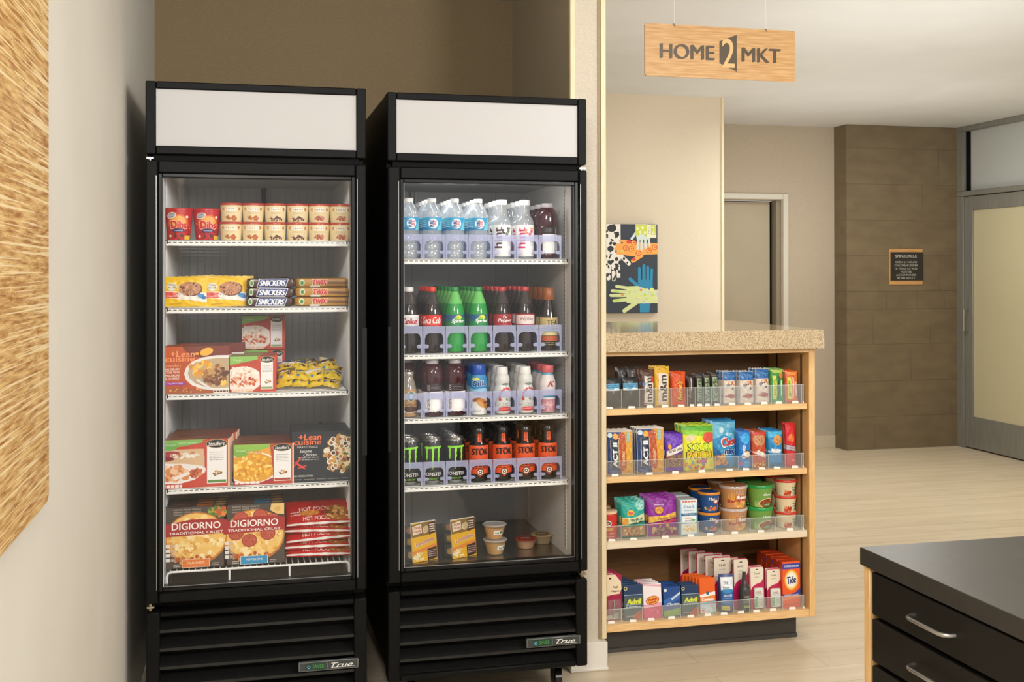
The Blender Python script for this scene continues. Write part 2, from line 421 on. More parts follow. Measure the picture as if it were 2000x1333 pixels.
mb.box(XS + .012, XS + .05, DY0 + .1, DY1 - .1, .012, .262, ALU, .003).box(XS + .012, XS + .05, DY0 + .1, DY1 - .1, 1.917, 2.03, ALU, .003)
adopt(mb.build('door_frame'), r)
adopt(MB().box(XS + .026, XS + .034, DY0 + .1, DY1 - .1, .262, 1.917, M('#c8c1a0', .3)).build('door_glass'), r)
adopt(MB().tube([(XS + .012, DY1 - .05, .95), (XS - .035, DY1 - .05, .95), (XS - .035, DY1 - .05, 1.12), (XS + .012, DY1 - .05, 1.12)], .006, METAL).build('pull_handle'), r)
struct('wall_right', MB().box(XS + .3, XS + .4, 4.6, 9.2, 0, H, HALLW).box(XS, XS + .3, 3.0, YA, 0, H, HALLW), 'beige wall beyond the glass')

# ================================================================ woven panel on the left wall
WOV = tex('woven_grass_panel', '#9c6424', '#dcb878', 13, (1, 1.1, 13), rough=.5, bump=.3, detail=6, lo=.32, hi=.66)
nt = WOV.node_tree; b_ = nt.nodes['Principled BSDF']; tc = nt.nodes.new('ShaderNodeTexCoord')
mp = nt.nodes.new('ShaderNodeMapping'); mp.inputs['Scale'].default_value = (1, 9, 26); n2 = nt.nodes.new('ShaderNodeTexVoronoi'); n2.inputs['Scale'].default_value = 6
nt.links.new(tc.outputs['Object'], mp.inputs[0]); nt.links.new(mp.outputs[0], n2.inputs['Vector'])
r2 = nt.nodes.new('ShaderNodeValToRGB'); r2.color_ramp.elements[0].position = .08; r2.color_ramp.elements[1].position = .2; r2.color_ramp.elements[0].color = (.42, .24, .10, 1); r2.color_ramp.elements[1].color = (1, 1, 1, 1)
nt.links.new(n2.outputs[0], r2.inputs[0]); mx = nt.nodes.new('ShaderNodeMix'); mx.data_type = 'RGBA'; mx.blend_type = 'MULTIPLY'; mx.inputs[0].default_value = 1
nt.links.new(b_.inputs['Base Color'].links[0].from_socket, mx.inputs[6]); nt.links.new(r2.outputs[0], mx.inputs[7])
mp3 = nt.nodes.new('ShaderNodeMapping'); mp3.inputs['Scale'].default_value = (1, .55, 62); n3 = nt.nodes.new('ShaderNodeTexNoise'); n3.inputs['Scale'].default_value = 3; n3.inputs['Detail'].default_value = 3
nt.links.new(tc.outputs['Object'], mp3.inputs[0]); nt.links.new(mp3.outputs[0], n3.inputs['Vector'])
r3 = nt.nodes.new('ShaderNodeValToRGB'); r3.color_ramp.elements[0].position = .545; r3.color_ramp.elements[1].position = .585; r3.color_ramp.elements[0].color = (0, 0, 0, 1); r3.color_ramp.elements[1].color = (.8, .8, .8, 1)
nt.links.new(n3.outputs[0], r3.inputs[0]); mx3 = nt.nodes.new('ShaderNodeMix'); mx3.data_type = 'RGBA'; nt.links.new(r3.outputs[0], mx3.inputs[0]); nt.links.new(mx.outputs[2], mx3.inputs[6]); mx3.inputs[7].default_value = lin('#ecd6a6')
nt.links.new(mx3.outputs[2], b_.inputs['Base Color'])
mb = MB(); y0, y1, z0, z1, c = .9, 2.11, 1.022, 2.35, .012
pl = [(y0 + c, z0), (y1 - c, z0), (y1, z0 + c), (y1, z1 - c), (y1 - c, z1), (y0 + c, z1), (y0, z1 - c), (y0, z0 + c)]; n = 8
vs = [(-.3441, y, z) for y, z in pl] + [(-.3321, y, z) for y, z in pl]
mb.add(vs, [tuple(range(n)), tuple(range(n, 2 * n))[::-1]] + [(i, i + n, (i + 1) % n + n, (i + 1) % n) for i in range(n)], WOV)
tag(mb.build('wall_panel'), 'large woven straw wall panel on the left wall', 'wall panel')

# ================================================================ hanging sign
SIGNW = tex('bamboo_sign_board', '#bf8f58', '#d6ad78', 9, (1, 1, 16), rough=.45, detail=5)
sg = empty('hanging_sign', (1.5903, 4.3, 2.2225), 'light bamboo board sign with dark lettering hanging from the ceiling', 'sign')
W_, H_ = .668, .214
mb = MB(); c = .006; mb.prism([(c, 0), (W_ - c, 0), (W_, c), (W_, H_ - c), (W_ - c, H_), (c, H_), (0, H_ - c), (0, c)], 0, .012, SIGNW); mb.build('sign_board', sg, False)
DK = '#564a3a'; a = Art(W_, H_, base=2e-4)
def sx(u): return (PX(u, 100, 4.3)[0] - 1.5903) / W_
def sz(v): return (PX(1400, v, 4.3)[1] - 2.2225) / H_
a.t('HOME', (sx(1288) + sx(1396)) / 2, .487, sx(1396) - sx(1288), .295, DK, bold=.030, res=8)
a.t('MKT', (sx(1448) + sx(1525)) / 2, .487, sx(1525) - sx(1448), .285, DK, bold=.030, res=8)
xl, xr = sx(1405), sx(1439); a.p([(xl, .30), (xr, .145), (xr, .865), (xl, .72)], DK)
a.t('2', (xl + xr) / 2 + .001, .50, (xr - xl) * .74, .56, '#e0b880', bold=.035, res=8)
a.build('printed_lettering', sg, flat(0, 0))
for u in (1318, 1497):
    x = PX(u, 50, 4.3)[0] - 1.5903
    MB().tube([(x, .006, H_ - .012), (x + .0004, .006, H_ + .02), (x, .006, H - 2.2225)], .0009, M('#f2f2f0', .3), 6).build('hanging_wire', sg)
    MB().tube([(x - .006, -.002, H_ + .003), (x, -.002, H_ - .008), (x, .014, H_ - .008), (x - .004, .014, H_ + .004)], .0018, M('#6b5a45', .5), 6).build('hook', sg)

# ================================================================ plaque on the tiled column
pq = empty('wall_plaque', (5.191, 8.04, 1.466), 'small dark opening-hours plaque with wood strips on the tiled column', 'plaque')
MB().box(-.15, .15, -.012, 0, -.144, .144, tex('plaque_wood', '#c08f55', '#cc9c62', 12, (1, 1, 10), rough=.4), .001).build('backing_board', pq)
MB().box(-.142, .152, -.018, -.012, -.113, .116, M('#24221f', .35), .001).build('text_plate', pq)
a = Art(.294, .229)
a.t('SPIN2CYCLE', .47, .86, .66, .10, '#c9c8c0', bold=.01)
a.build('heading_lettering', pq, flat(.294 - .01, -.0182, -.113)); a = Art(.294, .229)
for i, t in enumerate(('OPEN 24 HOURS', 'CHILDREN UNDER', '18 YEARS OF AGE', 'MUST BE', 'ACCOMPANIED', 'BY AN ADULT')): a.t(t, .47, .65 - i * .113, [.66, .72, .68, .33, .62, .55][i], .07, '#b4b3aa', bold=.004)
a.build('rules_lettering', pq, flat(.294 - .01, -.0182, -.113))

# ================================================================ picture of painted hands
pa = empty('canvas_picture', (2.46, 7.0008, 1.447), 'dark canvas picture of colourful patterned hands behind the counter', 'picture')
W_, H_ = .40, .584
MB().box(-.2, .2, -.035, 0, -H_ / 2, H_ / 2, M('#323a45', .6), .002).build('canvas', pa)
a = Art(W_, H_)
# local frame: visible part of the photo covers fractions .11 .. 1 in x
def fx(q): return .11 + .89 * (q - 92) / 636.
def fz(q): return 1 - (q - 118) / 1090.
def hand(palm, fingers, col):
    """palm: polygon in zoom pixels, fingers: list of (x0,y0,x1,y1,width)"""
    a.p([(fx(x), fz(y)) for x, y in palm], col)
    for x0, y0, x1, y1, wd in fingers:
        dx, dy = x1 - x0, y1 - y0; L = math.hypot(dx, dy); nx, ny = -dy / L * wd / 2, dx / L * wd / 2; P = []
        P += [(x0 + nx, y0 + ny), (x0 + dx * .85 + nx * .95, y0 + dy * .85 + ny * .95)]
        for k in range(1, 6):
            t = math.pi * k / 6; P.append((x0 + dx * .85 + nx * .95 * math.cos(t) + dx / L * wd * .5 * math.sin(t), y0 + dy * .85 + ny * .95 * math.cos(t) + dy / L * wd * .5 * math.sin(t)))
        P += [(x0 + dx * .85 - nx * .95, y0 + dy * .85 - ny * .95), (x0 - nx, y0 - ny)]
        a.p([(fx(x), fz(y)) for x, y in P], col)
def spot(x, y, rx, ry, col, rot=0): a.e(fx(x), fz(y), rx * .89 / 636, ry / 1090., col, rot, 12, k=.4)
hand([(92, 118), (268, 118), (270, 560), (240, 620), (92, 640)], [(130, 600, 118, 815, 50), (180, 600, 185, 830, 46), (235, 560, 245, 800, 46), (110, 560, 96, 720, 50), (255, 490, 390, 620, 50)], '#ece9df')
R = random.Random(5)
for i in range(46):
    y = R.uniform(125, 800); x = R.uniform(96, 262 if y < 600 else 255); spot(x, y, R.uniform(9, 26), R.uniform(9, 26), '#1b1c1e', R.uniform(0, 3))
spot(160, 170, 58, 45, '#1b1c1e'); spot(145, 420, 40, 36, '#1b1c1e'); spot(310, 540, 14, 20, '#1b1c1e'); spot(350, 590, 12, 12, '#1b1c1e')
hand([(480, 340), (728, 350), (728, 485), (570, 490), (500, 520), (330, 500), (250, 460), (240, 380), (330, 330)], [(360, 330, 252, 322, 34), (330, 372, 205, 378, 40), (330, 425, 190, 418, 44), (340, 480, 215, 470, 40), (540, 490, 400, 580, 52)], '#f2a64a')
for x, y in ((330, 410), (400, 420), (490, 475), (430, 345), (620, 440), (690, 400)):
    spot(x, y, 36, 34, '#d65a24'); spot(x, y, 25, 24, '#f4b65c'); spot(x + 4, y - 2, 12, 11, '#d65a24')
spot(370, 335, 30, 22, '#d93a30'); spot(430, 548, 24, 20, '#cf3a34'); spot(290, 450, 22, 14, '#d8d060')
hand([(455, 118), (600, 118), (600, 270), (640, 300), (470, 310), (455, 240)], [(470, 210, 395, 310, 34), (490, 290, 480, 440, 34), (530, 290, 527, 450, 34), (575, 290, 575, 425, 32), (615, 280, 628, 395, 28)], '#cfdcd8')
a.p([(fx(x), fz(y)) for x, y in ((452, 122), (594, 122), (594, 275), (540, 235), (470, 260), (452, 250))], '#c8d24a')
for x, y in ((480, 170), (540, 160), (570, 220), (510, 215)): spot(x, y, 16, 20, '#e6e8b8')
a.p([(fx(x), fz(y)) for x, y in ((598, 122), (712, 122), (712, 285), (598, 285))], '#e4e2c4')
a.p([(fx(x), fz(y)) for x, y in ((645, 130), (706, 130), (706, 245), (645, 245))], '#c2cc4e'); a.t('2', fx(675), fz(190), .05, .075, '#eceacc'); a.t('MKT', fx(618), fz(190), .02, .08, '#8b7da0', rot=90)
hand([(485, 800), (665, 800), (668, 920), (620, 1200), (505, 1200), (500, 900)], [(500, 840, 500, 630, 40), (556, 840, 556, 590, 42), (604, 840, 604, 615, 38), (645, 840, 655, 650, 36), (500, 890, 365, 775, 44)], '#1c84ad')
hand([(340, 880), (480, 875), (600, 920), (728, 922), (728, 1090), (520, 1090), (440, 1100), (340, 1080)], [(380, 905, 190, 875, 40), (360, 950, 130, 930, 40), (360, 990, 112, 988, 42), (370, 1040, 155, 1058, 40), (460, 1080, 288, 1195, 52)], '#d3dd9a')
for i in range(30): spot(R.uniform(330, 720), R.uniform(900, 1080), R.uniform(8, 26), R.uniform(8, 22), R.choice(['#c3d95a', '#cfe0c8', '#c6c4cf', '#dbe48c']), R.uniform(0, 3))
spot(520, 925, 18, 14, '#d88a4e'); spot(290, 985, 18, 16, '#dc9a52'); spot(220, 940, 30, 12, '#b8dc4c'); spot(220, 1050, 40, 12, '#b8dc4c')
a.build('painted_hands', pa, flat(W_, -.0352, -H_ / 2))

# ================================================================ island drawer unit
IX, IYF, IZ = 1.2436, 2.0833, .8530
isl = empty('drawer_cabinet', (IX, IYF, 0), 'black drawer cabinet with birch end panel in the right foreground', 'cabinet')
MB().box(.020, 1.2, -1.6, -.03, .08, .8165, BLACK2).box(.06, 1.2, -1.6, -.06, 0, .08, BLACK2).build('body', isl)
MB().box(.0, 1.2, -.0275, -.006, 0, .8165, BIRCHS, .001).build('end_panel', isl)
DRW = tex('dark_drawer_front', '#14110d', '#171410', 20, rough=.42, spec=.3)
zz = .8105
for i in range(7):
    z1_ = zz - i * .0945; z0_ = z1_ - .0855
    dr = MB().box(-.001, .020, -.85, -.038, z0_, z1_, DRW, .0015).build('drawer', isl)
    ym = -.2495; zc = z1_ - .0435; L = .063
    MB().tube([(-.001, ym + L, zc), (-.012, ym + L * .97, zc), (-.021, ym + L * .86, zc), (-.024, ym + L * .7, zc), (-.024, ym - L * .7, zc), (-.021, ym - L * .86, zc), (-.012, ym - L * .97, zc), (-.001, ym - L, zc)], .0042, METAL).build('handle', dr)
    dr2 = MB().box(-.001, .020, -1.59, -.86, z0_, z1_, DRW, .0015).build('drawer', isl)
tag(MB().box(IX - .006, IX + 1.25, IYF - 1.62, IYF, .8168, .8530, tex('charcoal_laminate', '#322f2a', '#38352f', 30, rough=.36), .0012).build('countertop'), 'dark charcoal laminate top on the black drawer cabinet', 'countertop')

# ================================================================ snack counter
YK, XK0, XK1 = 3.917, 1.2665, 2.1371
GRAN = tex('speckled_granite', '#66543e', '#d2bd99', 210, rough=.09, kind='voronoi', lo=.12, hi=.36)
nt = GRAN.node_tree; b_ = nt.nodes['Principled BSDF']; tc = nt.nodes.new('ShaderNodeTexCoord'); n2 = nt.nodes.new('ShaderNodeTexNoise'); n2.inputs['Scale'].default_value = 420; n2.inputs['Detail'].default_value = 2
nt.links.new(tc.outputs['Object'], n2.inputs['Vector']); r2 = nt.nodes.new('ShaderNodeValToRGB'); r2.color_ramp.elements[0].position = .36; r2.color_ramp.elements[1].position = .52
r2.color_ramp.elements[0].color = (.42, .33, .22, 1); r2.color_ramp.elements[1].color = (1, 1, 1, 1); nt.links.new(n2.outputs[0], r2.inputs[0])
mx = nt.nodes.new('ShaderNodeMix'); mx.data_type = 'RGBA'; mx.blend_type = 'MULTIPLY'; mx.inputs[0].default_value = 1
nt.links.new(b_.inputs['Base Color'].links[0].from_socket, mx.inputs[6]); nt.links.new(r2.outputs[0], mx.inputs[7]); nt.links.new(mx.outputs[2], b_.inputs['Base Color'])
tag(MB().box(XK0, 2.1504, 3.87, 4.7219, 1.1305, 1.2022, GRAN, .0015).build('countertop'), 'speckled tan granite top of the snack counter', 'countertop')
ct = empty('snack_shelf_unit', (1.7, YK, 0), 'birch open shelf unit stocked with snacks under the granite top', 'shelf unit')
def K(mb, name, par=ct):
    o = mb.build(name, par); o.location = (-1.7, -YK, 0); return o
K(MB().box(2.1125, XK1, YK, 4.66, .0986, 1.130, BIRCHS, .001), 'side_panel')
K(MB().box(XK0, XK0 + .008, YK, 4.66, .0986, 1.130, BIRCHS, .001), 'side_panel')
K(MB().box(XK0 + .008, 2.1125, YK, YK + .30, 1.113, 1.130, BIRCH, .001), 'top_rail')
K(MB().box(XK0 + .008, 2.1125, YK + .001, 4.27, .0986, .1262, BIRCH, .001), 'bottom_panel')
K(MB().box(XK0 + .008, 2.1125, 4.26, 4.275, .1262, 1.113, tex('brown_back_panel', '#6e4d28', '#7c5830', 14, (1, 12, 12), rough=.5), .0), 'back_panel')
K(MB().box(XK0, 2.095, 3.9912, 4.0, 0, .0986, M('#35322e', .4), .001).box(XK0, 2.097, 3.985, 3.992, 0, .016, M('#403d39', .25), .002).box(2.087, 2.095, 4.0, 4.6, 0, .0986, M('#35322e', .4)), 'toe_kick')
SHC = [(.9165, .0225, BIRCH), (.6680, .0225, BIRCH), (.4290, .0265, BIRCHP), (.1262, 0, None)]
for z, t, m in SHC[:3]: K(MB().box(XK0 + .009, 2.1085, YK + .008, 4.26, z - t, z, m, .0012), 'shelf')
for y in (YK + .055, YK + .26): K(MB().box(2.1105, 2.1125, y, y + .012, .14, 1.10, M('#5a4a33', .4)), 'shelf_standard')
# ================================================================ the two glass-door fridges
SP = M('#a9aaa8', .3, .6)
def fridge(name, x0, x1, yf, label, gl, gr, freezer, shelves, hinge):
    """x0..x1 outer width, yf door front, gl..gr glass opening"""
    F = empty(name, ((x0 + x1) / 2, yf, 0), label, 'freezer' if freezer else 'refrigerator')
    def A(mb, nm, par=F, smooth=True):
        o = mb.build(nm, par, smooth)
        if par is F: o.location = (-(x0 + x1) / 2, -yf, 0)
        return o
    yc = yf + .062; yb = yf + .80; il, ir, iz0, iz1, ib = gl - .001, gr + .006, .449, 1.735, yf + .715
    # insulated cabinet as wall slabs
    mb = MB().box(x0 + .002, il, yc, yb, .4013, 2.0, BLACK, .003).box(ir, x1 - .002, yc, yb, .4013, 2.0, BLACK, .003)
    mb.box(il, ir, ib, yb, .4013, 2.0, BLACK).box(il, ir, yc, ib, 1.735, 2.0, BLACK).box(il, ir, yc, ib, .4013, .449, BLACK).box(x0 + .01, x1 - .01, yc + .02, yb, .115, .4013, BLACK, .003)
    A(mb, 'cabinet')
    LM = LINER if freezer else LINERB
    mb = MB(); t = .002
    if freezer:
        n = 22; ws = (ir - il) / n; pts = []
        for i in range(n):
            a = il + i * ws; pts += [(a, 0), (a + ws * .86, 0), (a + ws * .90, -.006), (a + ws * .96, -.006)]
        pts.append((ir, 0)); vs = [(x, ib - .001 + y, z) for z in (iz0, iz1) for x, y in pts]; m_ = len(pts)
        mb.add(vs, [(i, i + 1, i + 1 + m_, i + m_) for i in range(m_ - 1)], LM)
        n = 16; ws = (ib - yc) / n; pts = []
        for i in range(n):
            a = yc + .03 + i * (ib - yc - .03) / n; w_ = (ib - yc - .03) / n; pts += [(a, 0), (a + w_ * .86, 0), (a + w_ * .90, .005), (a + w_ * .96, .005)]
        pts.append((ib, 0)); m_ = len(pts)
        for xx, s in ((il + .001, 1), (ir - .001, -1)):
            mb.add([(xx + y_ * s, x_, z) for z in (iz0, iz1) for x_, y_ in pts], [(i, i + 1, i + 1 + m_, i + m_) for i in range(m_ - 1)], LM)
            mb.box(min(xx, xx + .003 * s), max(xx, xx + .003 * s), yc, yc + .03, iz0, iz1, LM)
    else:
        mb.box(il, ir, ib - t, ib, iz0, iz1, LM)
        for x in (il + .13, il + .275, il + .46): mb.box(x, x + .0012, ib - t - .0008, ib - t, iz0, iz1, M('#7c7f82', .5))
        mb.box(il, il + t, yc, ib, iz0, iz1, M('#dcdad5', .4)).box(ir - t, ir, yc, ib, iz0, iz1, M('#ebe9e5', .4))  # side liners paler than the back, right palest: light put into the colour
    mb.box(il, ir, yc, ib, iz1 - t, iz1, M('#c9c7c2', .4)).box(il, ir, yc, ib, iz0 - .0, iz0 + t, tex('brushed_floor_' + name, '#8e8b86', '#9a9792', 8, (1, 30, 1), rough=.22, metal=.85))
    A(mb, 'interior_liner', smooth=False)
    # header with sign panel
    A(MB().ring(x0 + .0, x1, 1.7802, 2.0, yf + .005, yf + .075, .030, .030, .0255, .0225, BLACK).box(x0 + .01, x1 - .01, yf + .02, yf + .1, 1.79, 1.99, BLACK2), 'header_frame')
    A(MB().box(x0 + .029, x1 - .029, yf + .012, yf + .02, 1.805, 1.979, M('#c3c1c0', .45, spec=.3)), 'sign_panel')
    A(MB().box(x0 + .02, x1 - .02, yf + .025, yc + .01, 1.760, 1.781, BLACK2), 'upper_gap_strip')
    # door
    d = A(MB().ring(x0, x1, .4284, 1.7611, yf, yf + .055, gl - .012 - x0, x1 - gr - .012, .033, .038, BLACK, .004)
          .ring(gl - .012, gr + .012, .4614, 1.7231, yf + .007, yf + .055, .012, .012, .012, .012, BLACKG, .002), 'door_frame')
    A(MB().box(x0 + .006, gl - .016, yf - .0015, yf, .4384, 1.7511, BLACK, .0005).box(gr + .016, x1 - .006, yf - .0015, yf, .4384, 1.7511, BLACK, .0005)
      .box(gl - .0185, gl - .0168, yf - .0022, yf, .47, 1.715, SP).box(gr + .0168, gr + .0185, yf - .0022, yf, .47, 1.715, SP), 'door_trim', d)
    A(MB().box(gl, gr, yf + .018, yf + .022, .4734, 1.7111, GLASS), 'door_glass', d)
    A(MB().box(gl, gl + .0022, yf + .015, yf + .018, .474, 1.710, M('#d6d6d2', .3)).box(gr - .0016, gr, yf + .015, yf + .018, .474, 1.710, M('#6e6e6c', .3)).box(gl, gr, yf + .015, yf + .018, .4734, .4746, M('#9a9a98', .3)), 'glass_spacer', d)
    hx = x1 if hinge < 0 else x0; s = -1 if hinge < 0 else 1   # handle side pull: long vertical recess lip
    A(MB().box(hx, hx + s * .012, yf - .003, yf, .85, 1.25, BLACKG, .001), 'door_pull', d)
    hx = x0 + .002 if hinge < 0 else x1 - .024
    A(MB().box(hx, hx + .022, yf + .008, yf + .04, 1.765, 1.772, METAL, .001).lathe([(.005, 1.755), (.005, 1.772), (0, 1.772)], METAL, 12, (hx + .010, yf + .02)), 'hinge')
    A(MB().box(hx, hx + .022, yf + .008, yf + .04, .413, .419, METAL, .001).lathe([(.005, .405), (.005, .426), (0, .426)], M('#b79a62', .3, .9), 12, (hx + .010, yf + .02)), 'hinge')
    # grille
    g = A(MB().ring(x0, x1, .112, .4013, yf + .003, yf + .07, .0395, .0395, .020, .016, BLACK, .004).box(x0 + .03, x1 - .03, yf + .062, yf + .07, .13, .39, BLACK2), 'grille_frame')
    for z in (.337, .281, .226, .172, .120):
        mb = MB(); a_, b_ = x0 + .039, x1 - .039
        mb.add([(a_, yf + .010, z), (b_, yf + .010, z), (b_, yf + .010, z + .009), (a_, yf + .010, z + .009), (a_, yf + .058, z + .022), (b_, yf + .058, z + .022), (b_, yf + .058, z + .030), (a_, yf + .058, z + .030)],
               [(0, 1, 2, 3), (3, 2, 6, 7), (7, 6, 5, 4), (4, 5, 1, 0), (0, 3, 7, 4), (1, 5, 6, 2)], tex('grille_slat', '#161616', '#1b1b1a', 60, rough=.38)); A(mb, 'grille_slat', g)
    bx = x1 - .118; bz = .2025
    bd = A(MB().box(bx - .092, bx + .092, yf - .001, yf + .012, bz - .0145, bz + .0145, M('#7d8180', .3, .6), .001).box(bx - .0885, bx + .0885, yf - .0016, yf - .001, bz - .0118, bz + .0118, M('#3c4140', .25)), 'badge', g)
    a = Art(.177, .0236, base=1e-4)
    a.r(.10, .04, .44, .96, '#1d3a30').e(.155, .45, .028, None, '#5fb2cc').e(.155, .45, .016, None, '#1d3a30').t('SAVER', .32, .5, .2, .5, '#4d9b46')
    a.r(.47, .08, .475, .92, '#8c9090').t('True', .73, .5, .38, .62, '#e6e6e2', bold=.02, shear=.4).r(.55, .17, .95, .22, '#e6e6e2')
    o = a.build('badge_print', bd, flat(.177, 0)); o.location = (bx, yf - .0017, bz - .0118)
    # casters
    for cx, cy in ((x0 + .09, yf + .13), (x1 - .075, yf + .13), (x0 + .09, yf + .70), (x1 - .075, yf + .70)):
        mb = MB()
        for q in (-.013, .013): mb.box(cx + q - .0015, cx + q + .0015, cy - .028, cy + .018, .035, .098, BLACKG, .0008)
        mb.box(cx - .030, cx + .030, cy - .030, cy + .030, .096, .112, BLACKG, .001)
        k = A(mb, 'caster')
        w_ = MB(); n = 22
        for xa, xb, rr in ((-.011, .011, .037), (-.0122, .0122, .018)):
            vs = [(cx + xx, cy - .008 + rr * math.cos(2 * math.pi * i / n), .0375 + rr * math.sin(2 * math.pi * i / n)) for xx in (xa, xb) for i in range(n)]
            w_.add(vs, [tuple(range(n)), tuple(range(n, 2 * n))[::-1]] + [(i, i + n, (i + 1) % n + n, (i + 1) % n) for i in range(n)], M('#1c1c1e', .25))
        A(w_, 'wheel', k)
    # shelves: white coated wire shelf with a price channel
    for z in shelves:
        mb = MB(); a_, b_ = il + .006, ir - .010; y0 = yc + .008; y1 = ib - .03
        for i in range(15):
            y = y0 + .02 + i * (y1 - y0 - .02) / 14; mb.box(a_, b_, y, y + .012, z - .005, z - .0005, SHELFW)
        mb.box(a_, a_ + .006, y0, y1, z - .012, z - .0005, SHELFW).box(b_ - .006, b_, y0, y1, z - .012, z - .0005, SHELFW)
        mb.box(a_, b_, y0, y0 + .009, z - .018, z, SHELFW, .0015).box(a_, b_, y0, y0 + .02, z - .003, z - .0004, SHELFW)
        sh = A(mb, 'wire_shelf')
        mb = MB(); n = 34 if freezer else 33
        for i in range(n):
            q = a_ + .006 + (b_ - a_ - .012) * i / n; mb.box(q, q + (b_ - a_) / n * .62, y0 - .0004, y0, z - .0085, z - .0062, SLOT)
        A(mb, 'slot_row', sh)
        for q in (a_ - .002, b_ - .001): A(MB().tube([(q, y0 + .02, z - .004), (q, y0 + .03, z - .022), (q, y0 + .055, z - .024)], .0016, SHELFW, 6), 'shelf_clip', sh)
    return F, A, (il, ir, yc, ib)
FA, AA, IA = fridge('display_freezer', -.2836, .3757, 3.5207, 'black glass-door freezer stocked with frozen food, at left', -.2349, .3300, True, (1.5234, 1.3150, 1.0490, .7591), -1)
FB, AB, IB = fridge('display_cooler', .4485, 1.1136, 3.5674, 'black glass-door drink cooler with bottles and cans, beside the pier', .5015, 1.0730, False, (1.4673, 1.1552, .9455, .7223), 1)
# freezer back fittings and the white wire rack at its foot
MK = M('#2e2d2c', .4)
AA(MB().tube([(.075, 4.22, 1.735), (.075, 4.21, 1.70), (.077, 4.2, 1.665), (.082, 4.19, 1.645)], .009, MK, 10), 'drain_tube')
AA(MB().tube([(.103, 4.225, 1.54), (.103, 4.222, 1.66), (.098, 4.222, 1.675), (.090, 4.222, 1.67)], .006, LINER, 8), 'probe_tube')
for z in (1.075, .845):
    AA(MB().tube([(.05, 4.226, z + .012), (.275, 4.226, z + .012)], .003, LINER, 6).tube([(.05, 4.226, z - .012), (.275, 4.226, z - .012)], .003, LINER, 6).lathe([(.005, z + .012), (.005, z + .02), (0, z + .02)], MK, 8, (.28, 4.224)).lathe([(.005, z - .012), (.005, z - .004), (0, z - .004)], MK, 8, (.28, 4.224)), 'back_rail')
il, ir, yc, ib = IA; zt = .506; mb = MB(); xa, xb, yr = il + .008, ir - .008, yc + .012; R_ = .0032; c = .012; zb = zt - .050
mb.tube([(xa + c, yr, zt - .004), (xb - c, yr, zt - .004), (xb - c * .3, yr, zt - .008), (xb, yr, zt - .016), (xb, yr, zb + c), (xb - c * .3, yr, zb + .004), (xb - c, yr, zb), (xa + c, yr, zb), (xa + c * .3, yr, zb + .004), (xa, yr, zb + c), (xa, yr, zt - .016), (xa + c * .3, yr, zt - .008), (xa + c, yr, zt - .004)], R_ + .0006, SHELFW, 10)
for f in (.335, .665): x = xa + (xb - xa) * f; mb.box(x - .003, x + .003, yr - .002, yr + .002, zb, zt - .004, SHELFW, .001)
for i in range(30): x = xa + .01 + (xb - xa - .02) * i / 29; mb.box(x - .0018, x + .0018, yr, ib - .03, zt - .0036, zt - .0006, SHELFW)
for y in (yc + .18, yc + .36, ib - .04): mb.box(xa, xb, y, y + .006, zt - .009, zt - .0036, SHELFW)
for x in (xa, xb - .004):
    for y in (yc + .18, ib - .04): mb.box(x, x + .004, y, y + .004, .451, zt - .004, SHELFW)
AA(mb, 'wire_rack')
# cooler pilasters with rows of slots
il, ir, yc, ib = IB; mb = MB()
for y in (yc + .065, ib - .075):
    mb.box(ir - .0045, ir - .002, y, y + .016, .47, 1.72, M('#cfccc4', .4))
    for i in range(90): mb.box(ir - .0049, ir - .0045, y + .006, y + .010, .485 + i * .0136, .4915 + i * .0136, SLOT)
AB(mb, 'shelf_pilaster')
AB(MB().prism([(.606, 1.60), (.615, 1.60), (.632, 1.66), (.628, 1.735), (.620, 1.735), (.622, 1.67)], ib - .012, ib - .004, MK), 'fan_lead')
AB(MB().box(.640, .655, ib - .012, ib - .002, 1.60, 1.735, LINERB, .002), 'wire_cover')

